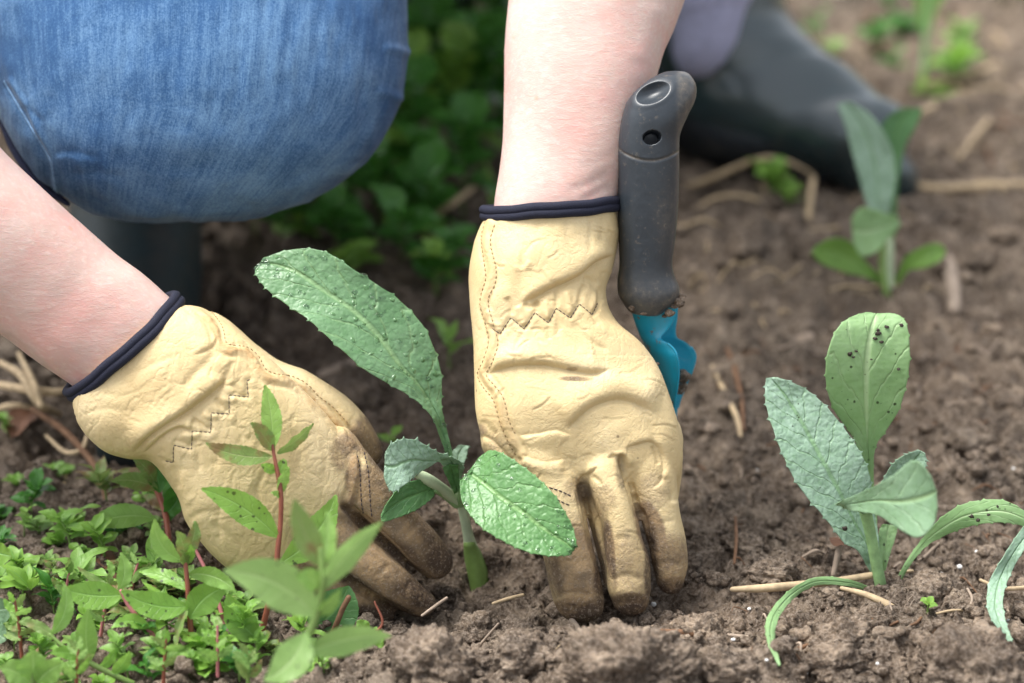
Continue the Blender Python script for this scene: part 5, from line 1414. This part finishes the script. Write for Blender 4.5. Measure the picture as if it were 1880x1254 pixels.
r6 = random.Random(21)
for k, (bx, by, hh, lb) in enumerate([(40, 1200, 95, "young willowherb with narrow leaves near the left edge, above the bottom corner weed"), (185, 1160, 80, "short willowherb sprig behind the leaning weed's speckled leaf"), (400, 1235, 85, "upright pale sprig between the pink stem and the nearest willowherb"),
                                      (118, 1110, 60, "small willowherb sprig in the upper part of the weeds at left"), (300, 1250, 75, "yellow green sprig at the bottom edge below the nibbled willowherb"), (140, 1262, 70, "sprig with narrow leaves at the bottom edge right of the corner weed"), (455, 1262, 60, "low sprig at the bottom edge under the nearest willowherb"), (240, 1090, 55, "thin sprig behind the curled willowherb at left")]):
    db = D_at(by, .004) - .004
    Wk = weed(P(bx, by, db), lb)
    lx = r6.uniform(-18, 18)
    stem([(bx, by + 6, db), (bx + lx * .4, by - hh * .5, db - .004), (bx + lx, by - hh, db - .006)], [3.5, 3, 2], M[r6.choice(['pinkstem', 'greenstem', 'redstem'])], Wk)
    for q in range(9):
        t = .25 + .75 * q / 8
        x0, y0 = bx + lx * t, by - hh * t
        sd_ = 1 if q % 2 else -1
        L = r6.uniform(26, 46) * (1.15 - .5 * t)
        a = math.radians(r6.uniform(5, 60) + (35 if q > 6 else 0))
        blade_leaf("leaf", (x0, y0), (x0 + sd_ * L * math.cos(a), y0 - L * math.sin(a)), L * r6.uniform(.26, .4), db - .005, db - .005 + r6.uniform(-.014, .010), M[r6.choice(['weed', 'weedclean', 'weedpale', 'weedbrown'])], Wk, r6.uniform(-.14, .14), r6.uniform(.1, .9), sd=300 + k * 10 + q, n=26, m=4, nteeth=8)

# ------------------------------------------------------------------ little plants of the ground cover
def local_leaf(L, W, droop, up, belly=.5, n=11, m=2, cup=.3, sd=0):
    """leaf mesh from the origin along +x"""
    ts = np.linspace(0, 1, n)
    w = np.sin(math.pi * np.clip(ts, 0, 1) ** (math.log(.5) / math.log(belly))) ** .8 * W / 2
    x_ = L * ts * math.cos(up)
    z_ = L * ts * math.sin(up) - droop * L * ts ** 2
    u = np.linspace(-1, 1, 2 * m + 1)
    V, UV = [], []
    for i in range(n):
        V.append(np.column_stack([np.full(len(u), x_[i]), u * w[i], z_[i] + cup * w[i] * np.abs(u) + .04 * L * math.sin(ts[i] * 9 + sd) * u]))
        UV.append(np.column_stack([u / 2 + .5, np.full(len(u), ts[i])]))
    return np.vstack(V), grid_faces(n, 2 * m + 1), np.vstack(UV)

leaf_cache = {}
def leaf_data(kind, i, mat):
    key = (kind, i, mat.name)
    if key not in leaf_cache:
        pr = {'round': (.011, .0095, .3, .35, .55), 'oval': (.015, .0085, .35, .4, .5), 'lance': (.026, .009, .4, .5, .42), 'broad': (.040, .028, .5, .45, .45), 'fern': (.020, .007, .3, .3, .5)}[kind]
        k = 1 + .15 * math.sin(i * 2.3)
        v, f, uv = local_leaf(pr[0] * k, pr[1], pr[2] * (1 + .3 * math.cos(i)), pr[3], pr[4], 14 if kind in ('broad', 'lance') else 9, 3 if kind == 'broad' else 2, sd=i)
        me = new_mesh("leaf", v, f, uv)
        me.materials.append(mat)
        leaf_cache[key] = me
    return leaf_cache[key]

def little_plant(base, kind, nleaf, height, mat, smat, label, group, sd, name="small_weed", cat="weed", lean=(0, 0), scale=1.0):
    e = empty(name, base)
    tag(e, label, cat, group)
    r = random.Random(sd)
    tip = Vector((lean[0], lean[1], height))
    nst = 1
    g = tube([np.array([0, 0, -.006]) + base, np.array([lean[0] * .3, lean[1] * .3, height * .55]) + base, np.array(tip) + base], [.0011 * scale, .0009 * scale, .0006 * scale], 6, 8)
    obj("stem", g, smat, e)
    for k in range(nleaf):
        t = .25 + .75 * (k + 1) / nleaf
        me = leaf_data(kind, k % 4, mat)
        l = bpy.data.objects.new("leaf", me)
        COL.objects.link(l)
        l.parent = e
        l.location = tip * (t ** 1.0) * .98 if t < 1 else tip
        l.location = Vector((lean[0] * t * t, lean[1] * t * t, height * t))
        l.rotation_euler = (r.uniform(-.35, .35), -.1 - .5 * t + r.uniform(-.3, .3), k * 2.4 + r.uniform(-.4, .4))
        sc = scale * r.uniform(.7, 1.2)
        l.scale = (sc, sc, sc)
    return e

rr = random.Random(5)
cover = [(40, 975), (80, 985), (110, 1000), (150, 1005), (200, 1000), (70, 1040), (20, 1060), (40, 1095), (100, 1035), (150, 1045), (190, 1035), (15, 1010), (60, 1130), (120, 1120), (180, 1150), (30, 1165), (90, 1190), (150, 1180), (210, 1190), (250, 1170), (240, 1215), (180, 1235), (290, 1225), (330, 1245), (380, 1225), (400, 1190),
         (300, 1120), (260, 1080), (230, 1010), (280, 1010), (310, 1060), (350, 1190), (440, 1240), (490, 1245), (530, 1210), (560, 1180), (460, 1130), (410, 1140), (380, 1110), (270, 1245), (20, 1235), (130, 1245), (600, 1245), (640, 1225), (50, 880), (25, 800), (60, 945), (205, 945), (110, 880), (260, 950), (330, 1095), (440, 1190), (0, 1130), (10, 940),
         (90, 1075), (170, 1085), (210, 1110), (130, 1160), (60, 1215), (310, 1180), (345, 1130), (500, 1190), (420, 1105), (160, 1215), (250, 1130), (375, 1165), (45, 1055), (95, 1110), (215, 1060), (0, 1200), (575, 1225), (300, 1090), (140, 1020), (185, 1195), (280, 1190), (95, 1240), (350, 1225), (530, 1240), (240, 1050), (470, 1215)]
for i, (px, py) in enumerate(cover):
    if i % 5 == 3 and py > 1080: continue
    py += rr.uniform(-8, 8)
    g = G(px + rr.uniform(-8, 8), py + 12)
    kd = ['oval', 'round', 'oval', 'lance'][i % 4]
    mt = [M['chick'], M['chick'], M['weedclean'], M['weed'], M['weedbrown'], M['chickpale'], M['under']][(i * 5) % 7]
    little_plant(np.array([g[0], g[1], gz(g[0], g[1]) - .001]), kd, rr.choice([9, 11, 13, 15]), rr.uniform(.006, .022), mt, M['greenstem'],
                 "small leafy chickweed growing in the carpet of weeds at lower left", "chickweed in the carpet of weeds", 1000 + i, "chickweed", "weed", (rr.uniform(-.008, .008), rr.uniform(-.010, .004)), rr.uniform(.42, .85))
# a few isolated tufts elsewhere
for i, (px, py, kd, n_, h_, sc, lb) in enumerate([
    (1415, 395, 'oval', 12, .018, 1.3, "small bright weed on the soil between the trowel and the back seedling"),
    (1445, 410, 'oval', 6, .012, 1.1, "low weed beside a dry upright stalk near the boot"),
    (825, 700, 'lance', 5, .020, .8, "tiny sprig of grass leaves behind the central seedling's long stalk"),
    (720, 830, 'oval', 4, .012, .8, "pair of tiny green shoots right of the left glove's thumb"),
    (800, 560, 'oval', 9, .022, 1.6, "small shaded weed behind the tip of the large drooping leaf"),
    (1700, 1160, 'round', 5, .006, .6, "tiny green seedling at the foot of the front right seedling"),
    (1085, 1155, 'round', 3, .005, .5, "tiny blue green sprout on the big clod under the right glove"),
    (810, 1245, 'lance', 3, .010, .5, "thin little sprout among the clods at the bottom edge"),
    (1750, 160, 'oval', 12, .02, 1.8, "blurred low weed at the foot of the upper right plant")]):
    g = G(px, py)
    little_plant(np.array([g[0], g[1], gz(g[0], g[1])]), kd, n_, h_, M['chick'] if i != 4 else M['under'], M['greenstem'], lb, None, 1200 + i, "small_weed", "weed", (0, -.004), sc)

# ------------------------------------------------------------------ dark undergrowth behind the knee
def bush(px, py, n, h, sc, mat, sd, label, kind='broad', group=None, lean=(0, -.03)):
    g = G(px, py)
    e = little_plant(np.array([g[0], g[1], 0.0]), kind, n, h, mat, M['greenstem'], label, group, sd, "undergrowth_plant", "weed", lean, sc)
    return e
ul = [(620, 480, 12, .05, .9, 'under'), (560, 430, 12, .05, 1.0, 'under'), (700, 440, 13, .07, .95, 'under'), (790, 455, 12, .06, .9, 'under'), (850, 400, 13, .08, 1.0, 'under'), (760, 380, 14, .10, 1.0, 'under'), (650, 380, 12, .08, 1.0, 'under'), (880, 330, 14, .12, 1.1, 'under'), (800, 300, 14, .12, 1.15, 'under'), (720, 290, 13, .10, 1.1, 'under'),
      (860, 220, 14, .14, 1.3, 'under'), (780, 190, 14, .14, 1.3, 'under'), (910, 150, 14, .16, 1.4, 'under'), (820, 110, 14, .16, 1.5, 'under'), (760, 80, 12, .15, 1.5, 'under'), (880, 40, 14, .18, 1.6, 'under'), (800, 10, 12, .18, 1.6, 'under'), (540, 400, 10, .05, 1.0, 'under'), (470, 420, 10, .05, 1.0, 'under'), (830, 520, 10, .04, .7, 'under'),
      (640, 520, 9, .03, .7, 'chick'), (740, 500, 10, .05, .8, 'under'), (800, 540, 8, .04, .6, 'chick'), (690, 400, 12, .07, .9, 'chick'), (840, 330, 12, .10, 1.0, 'chick'), (600, 400, 12, .06, .9, 'under'), (670, 340, 12, .09, 1.0, 'under'), (760, 330, 12, .10, 1.0, 'chick'), (740, 230, 12, .12, 1.2, 'under'), (850, 160, 12, .14, 1.3, 'under'), (900, 250, 12, .12, 1.2, 'under'), (870, 90, 12, .15, 1.4, 'under'), (780, 420, 12, .07, .9, 'under'), (520, 450, 10, .04, .8, 'under'), (930, 330, 12, .10, 1.1, 'under'), (960, 200, 12, .14, 1.3, 'under'), (1000, 90, 12, .16, 1.4, 'under')]
for i, (px, py, n_, h_, sc, mt) in enumerate(ul):
    bush(px, py, n_, h_, sc * .85, M[mt], 2000 + i, "dark green leafy plant in the shaded undergrowth between knee and forearm", 'broad', "dark undergrowth plants behind the knee")
dd = D_at(330)
E1 = tag(empty("undergrowth_plant", P(760, 420, D_at(420))), "greyish green drooping leaves standing out pale in the dark undergrowth", "weed")
for k, (b_, t_, w_, bd_) in enumerate([((700, 318), (800, 355), 42, -.1), ((710, 310), (790, 300), 26, .1), ((705, 320), (760, 345), 30, .05)]):
    blade_leaf("leaf", b_, t_, w_, D_at(420), D_at(420) - .04, M['underblue'], E1, bd_, .3, sd=160 + k)
stem([(700, 315, D_at(420)), (720, 370, D_at(420)), (745, 430, D_at(420))], [3, 4, 4], M['greenstem'], E1)
E2 = tag(empty("undergrowth_plant", P(785, 440, D_at(440))), "bright rounded leaf catching light in the undergrowth beside the right glove's cuff", "weed")
for k, (b_, t_, w_) in enumerate([((750, 400), (820, 408), 52), ((745, 420), (700, 400), 26), ((500, 415), (590, 430), 50), ((790, 440), (815, 560), 40), ((560, 400), (520, 370), 40)]):
    blade_leaf("leaf", b_, t_, w_, D_at(440), D_at(440) - .03, M['chick'], E2, .05, .25, sd=170 + k)
stem([(760, 405, D_at(440)), (785, 440, D_at(440))], [3, 4], M['greenstem'], E2)
E3 = tag(empty("undergrowth_plant", P(898, 390, D_at(390))), "upright yellow green blade of grass behind the right glove's cuff", "grass")
blade_leaf("leaf", (905, 390), (888, 290), 16, D_at(390), D_at(390) - .02, M['weedclean'], E3, .05, .2, sd=180)
# ------------------------------------------------------------------ straw, twigs, grit
def stick(name, pts, r, mat, label, cat, group=None, flat=None):
    """pts: (px, py[, lift in m]) lying on the soil"""
    w = []
    for p in pts:
        g = G(p[0], p[1], p[2] if len(p) > 2 else 0.0)
        if len(p) < 3: g[2] = gz(g[0], g[1]) + .0015
        w.append(g)
    rs_ = [q * S for q in r] if hasattr(r, '__len__') else [r * S] * len(w)
    o = obj(name, tube(w, rs_, 8, max(10, 6 * len(w)), flat), mat)
    return tag(o, label, cat, group)

stick("stalk", [(1345, 1082, .006), (1400, 1080, .007), (1470, 1074, .007), (1540, 1066, .008), (1600, 1056, .009), (1675, 1048, .007)], [5, 8, 8, 7, 6, 3], M['straw'], "long pale dry stalk lying on the soil behind the foot of the front right seedling", "stalk")
stick("stalk", [(1545, 1080, .008), (1590, 1092, .009), (1640, 1115, .008), (1680, 1140, .005)], [4, 6, 7, 3], M['straw'], "short split stalk crossing the foot of the front right seedling", "stalk")
stick("stalk", [(1655, 335, .01), (1720, 345, .01), (1800, 342, .01), (1900, 338, .01)], [8, 10, 10, 9], M['straw'], "blurred straight pale stalk at the right edge beside the back seedling", "stalk")
stick("stalk", [(1240, 350, .004), (1300, 330, .02), (1370, 300, .035), (1420, 290, .04), (1470, 308, .03), (1495, 325, .02)], [6, 8, 7, 6, 5, 5], M['straw'], "bent dry reed arching in front of the far boot", "stalk")
stick("stalk", [(1492, 330, .03), (1486, 380, .018), (1482, 430, .004)], [8, 8, 7], M['straw'], "upright broken stalk below the far boot's toe", "stalk")
stick("stalk", [(1640, 260, .03), (1680, 215, .035), (1715, 195, .03)], [6, 8, 9], M['straw'], "short dry stalk behind the back seedling's top", "stalk")
stick("stalk", [(1700, 152, .01), (1770, 140, .012), (1830, 118, .012)], [8, 9, 9], M['straw'], "slanting blurred stalk right of the upper right plant", "stalk")
stick("stalk", [(1760, 290, .01), (1790, 250, .012), (1815, 220, .012)], [5, 6, 6], M['straw'], "thin blurred stalk in the upper right", "stalk")
stick("stalk", [(590, 690, .008), (625, 676, .010), (660, 662, .010)], [11, 12, 11], M['stone'], "short pale piece of cane behind the big drooping leaf", "stalk")
stick("twig", [(1335, 640, .006), (1350, 680, .008), (1362, 740, .006), (1365, 790, .003)], [5, 6, 5, 4], M['twig'], "long thin brown twig right of the trowel blade", "twig")
stick("stalk", [(1308, 672, .004), (1330, 720, .006), (1352, 765, .006), (1360, 800, .003)], [4, 6, 6, 4], M['straw'], "pale straw lying beside the brown twig right of the trowel", "stalk")
stick("twig", [(1320, 395, .004), (1322, 440, .004)], [8, 8], M['straw'], "blurred stub of straw right of the grey handle", "twig")
stick("stalk", [(0, 665, .03), (40, 690, .04), (70, 740, .03), (110, 760, .01)], [6, 9, 9, 6], M['straw'], "beige curled leaf stalk left of the left glove's cuff", "stalk")
stick("stalk", [(-10, 705, .02), (50, 715, .03), (100, 720, .03), (122, 715, .03)], [8, 10, 9, 6], M['straw'], "second beige stalk pointing at the left glove's cuff", "stalk")
stick("stalk", [(-10, 752, .01), (30, 745, .015), (70, 755, .01)], [7, 8, 6], M['straw'], "lowest of the beige stalks at the left edge", "stalk")
stick("stalk", [(35, 650, .04), (60, 700, .04), (75, 745, .03)], [6, 8, 8], M['straw'], "steep beige stalk crossing the others at the left edge", "stalk")
stick("twig", [(60, 752, .02), (110, 785, .018), (150, 825, .014), (185, 875, .010), (200, 940, .002)], [6, 7, 7, 7, 6], M['twig'], "long reddish brown twig curving down under the left glove's cuff", "twig")
stick("stalk", [(85, 800, .008), (120, 830, .01), (150, 825, .014), (160, 800, .02)], [4, 5, 5, 4], M['straw'], "hooked pale root under the left glove's cuff", "root")
stick("stalk", [(120, 870, .006), (118, 910, .004), (140, 935, .002)], [4, 5, 4], M['straw'], "pale kinked root left of the dark weed", "root")
stick("stalk", [(905, 1108, .003), (930, 1100, .004), (960, 1092, .005)], [2.5, 3.5, 3], M['straw'], "yellow bit of straw left of the index finger tip", "straw")
stick("stalk", [(775, 1130, .006), (800, 1112, .007), (820, 1098, .007)], [2.5, 3, 3], M['stone'], "thin grey straw sticking out from the left glove's fingertips", "straw")
stick("twig", [(1050, 1140, .002), (1062, 1158, .001), (1076, 1178, .001)], [6, 7, 4], M['stone'], "frayed grey root under the index finger of the right glove", "root")
stick("straw", [(1020, 1192, .014), (1035, 1180, .017), (1055, 1180, .016), (1070, 1190, .012)], [1, 1.2, 1.2, 1], M['straw'], "fine curled fibre on the big clod below the fingers", "straw")
stick("twig", [(1215, 1158, .008), (1260, 1162, .009), (1305, 1168, .007)], [4, 6, 5], M['twig'], "dark twig on the soil right of the largest clod", "twig")
stick("straw", [(1320, 1254, .002), (1328, 1225, .006), (1334, 1205, .008)], [5, 5.5, 5], M['straw'], "short pale straw standing at the bottom edge", "straw")
stick("twig", [(1350, 950, .001), (1352, 990, .004), (1348, 1035, .001)], [3, 3.5, 3], M['twig'], "thin upright twig right of the right glove", "twig")
stick("twig", [(1430, 1204, .002), (1470, 1190, .003), (1510, 1175, .003)], [4, 4.5, 3.5], M['twig'], "reddish twig lying under the low curved leaf", "twig")
stick("twig", [(1770, 1254, .003), (1820, 1240, .005), (1880, 1224, .005)], [4, 5, 5], M['straw'], "pale twig in the bottom right corner", "twig")
stick("straw", [(1690, 1135, .006), (1740, 1122, .010), (1775, 1120, .008)], [2, 2.5, 2.5], M['straw'], "thin forked straw over the clod at the front right seedling's foot", "straw")
stick("stalk", [(1800, 1065, .004), (1840, 1080, .006), (1895, 1078, .006)], [3, 4, 4], M['straw'], "thin pale straw at the right edge below the arching leaf", "straw")
stick("stalk", [(1530, 1055, .002), (1540, 1010, .012), (1545, 985, .018)], [5, 6, 5], M['stone'], "short grey upright stub left of the front right seedling's stem", "stalk")
stick("cane", [(1740, 470, .004), (1748, 520, .010), (1752, 570, .006)], [16, 18, 16], M['stone'], "blurred thick pale piece of wood right of the back seedling", "stick")
stick("straw", [(800, 395, .02), (835, 370, .03), (868, 345, .03)], [8, 8, 7], M['straw'], "tan stick lying in the undergrowth beside the right glove's cuff", "stick")

# stray bits nothing tells apart
r2 = random.Random(3)
for i in range(230):
    far = i % 3 == 0
    px, py = r2.uniform(1130, 1900) if i % 4 else r2.uniform(650, 1900), (r2.uniform(60, 600) if far else r2.uniform(600, 1250))
    if px < 1280 and py < 1150 and py > 200: px = r2.uniform(1290, 1880)
    L = r2.uniform(14, 60) * (.8 if far else 1)
    a = r2.uniform(0, math.pi)
    dx, dy = L * math.cos(a), L * .45 * math.sin(a)
    lift = r2.uniform(.000, .005)
    g0, g1 = G(px, py), G(px + dx, py + dy)
    pts = []
    for t in (0, .5, 1):
        q = g0 * (1 - t) + g1 * t
        q[2] = gz(q[0], q[1]) + .001 + lift * t
        if t == .5: q[:2] += np.array([r2.uniform(-.003, .003), r2.uniform(-.003, .003)])
        pts.append(q)
    rd_ = r2.uniform(.0002, .0009)
    o = obj("straw", tube(pts, [rd_, rd_ * 1.1, rd_ * .7], 6, 8), [M['straw'], M['twig'], M['stone']][i % 3])
    tag(o, "small dry bit of straw or root lying loose on the soil", "straw", "loose bits of straw on the soil")
for i in range(26):
    px, py = [(1135, 1135), (1508, 1107), (1375, 1128), (1398, 1122), (1345, 1215), (1405, 1270), (1825, 1012), (1762, 1035), (1745, 1050), (1792, 1022), (1855, 1018), (802, 1210), (980, 1245), (1200, 1083), (1555, 1218), (1345, 1195), (1730, 1030), (1480, 1250), (1860, 870), (1390, 860), (1700, 1180), (1795, 1190), (1850, 1150), (1440, 1140), (1610, 1240), (1340, 1060)][i]
    rad_ = [.0011, .0016, .0010, .0010, .0012, .0009][i % 6]
    v, f = lump(rad_, 2, 600 + i, .25)
    g = G(px, py)
    o = obj("perlite_grain", (v + np.array([g[0], g[1], gz(g[0], g[1]) + rad_ * .7]), f), M['perlite'], uv=False)
    tag(o, "tiny white grain of perlite on the brown soil", "perlite", "white perlite grains on the soil")
STN = [(1775, 420, .018, "blurred pale round stone at right behind the seedlings"), (1800, 500, .014, "blurred pinkish stone low at the right edge"), (1840, 455, .012, "small pale stone right of the blurred round one"), (1275, 330, .018, "blurred pale stone right of the trowel handle"), (1430, 1040, .006, "small pale pebble right of the glove's ring finger"), (1305, 790, .004, "tiny grey pebble beside the trowel blade"),
       (1820, 640, .009, "orange brown stone at the right edge beside the pale leaf"), (1480, 640, .007, "little pale stone left of the upright pale leaf"), (1290, 980, .005, "grey flake of stone just right of the ring finger")]
for i, (px, py, r, lb) in enumerate(STN):
    v, f = lump(r * .85, 5, 700 + i, .30)
    g = G(px, py)
    o = obj("stone", (v + np.array([g[0], g[1], gz(g[0], g[1]) + r * .15]), f), M['clodpale'] if r > .008 else M['stone'], uv=False)
    tag(o, lb, "stone")
# dead leaves under the weeds
def deadleaf(px, py, w, h, sd, label):
    g = G(px, py)
    v, f, uv = local_leaf(w * S, h * S, .1, .15, .5, 20, 5, .35, sd)
    a = sd * 1.3
    R_ = np.array([[math.cos(a), -math.sin(a), 0], [math.sin(a), math.cos(a), 0], [0, 0, 1]])
    v = v @ R_.T + .002 * np.column_stack([np.zeros(len(v)), np.zeros(len(v)), noise3(v * 120 + sd, sd)])
    o = obj("dead_leaf", Geo().add(v + np.array([g[0], g[1], gz(g[0], g[1]) + .006]), f, uv), M['dead'])
    tag(o, label, "dead leaf")
deadleaf(20, 830, 120, 70, 1, "large brown dead leaf at the left edge under the forearm")
deadleaf(215, 1060, 90, 60, 2, "reddish dead leaf under the weeds at lower left")
deadleaf(150, 890, 50, 30, 5, "small orange dead leaf below the left glove's cuff")
deadleaf(255, 1100, 70, 50, 7, "dull brown dead leaf behind the speckled weed")
deadleaf(1520, 1035, 60, 40, 9, "reddish brown leaf scrap behind the silvery leaf's foot")
# specks and bits of soil caught on the upright pale leaf
bits = [(1612, 612, .0017), (1607, 622, .0013), (1618, 628, .0012), (1560, 650, .0013), (1572, 645, .001), (1567, 656, .0008), (1655, 597, .0013), (1628, 600, .0011), (1650, 678, .001), (1612, 606, .0009), (1553, 605, .0007), (1600, 660, .0006), (1783, 948, .0013), (1795, 955, .001), (1815, 945, .001), (1832, 930, .0009), (1505, 895, .001), (1512, 930, .001), (1551, 970, .0014)]
bg3 = Geo()
for i, (px, py, r) in enumerate(bits):
    lv, lf = lump(r, 2, 800 + i, .4)
    dq = .003 if px < 1700 else -.012
    bg3.add(lv + P(px, py, dq - .002), lf)
o = obj("leaf_soil_specks", bg3, M['speck'], c2)
o["kind"] = "stuff"

# dry litter and a few mossy weeds in the upper right
r5 = random.Random(9)
for i in range(64):
    px, py = r5.uniform(1430, 1900), r5.uniform(-20, 290)
    if i % 4 == 0: px, py = r5.uniform(1250, 1900), r5.uniform(300, 560)
    L, a = r5.uniform(30, 130), r5.uniform(0, math.pi)
    g0, g1 = G(px, py), G(px + L * math.cos(a), py + L * .4 * math.sin(a))
    pts = []
    for t in (0, .35, .7, 1):
        q = g0 * (1 - t) + g1 * t
        q[2] = gz(q[0], q[1]) + .002 + r5.uniform(0, .008) * math.sin(t * 3)
        q[:2] += np.array([r5.uniform(-.002, .002), r5.uniform(-.003, .003)])
        pts.append(q)
    rd_ = r5.uniform(.0005, .0015)
    o = obj("straw", tube(pts, [rd_, rd_ * 1.1, rd_, rd_ * .6], 6, 12), [M['straw'], M['stone'], M['straw'], M['twig']][i % 4])
    tag(o, "dry stem in the blurred litter at the upper right", "straw", "dry stems in the litter at the upper right")
for i in range(9):
    px, py = r5.uniform(1480, 1900), r5.uniform(-10, 150)
    g = G(px, py)
    little_plant(np.array([g[0], g[1], gz(g[0], g[1])]), 'oval', r5.choice([6, 8, 10]), r5.uniform(.006, .02), [M['under'], M['under'], M['chickpale']][i % 3], M['greenstem'],
                 "low blurred weed among the dry litter at the upper right", "low weeds at the upper right", 3000 + i, "small_weed", "weed", (0, 0), r5.uniform(.8, 1.5))
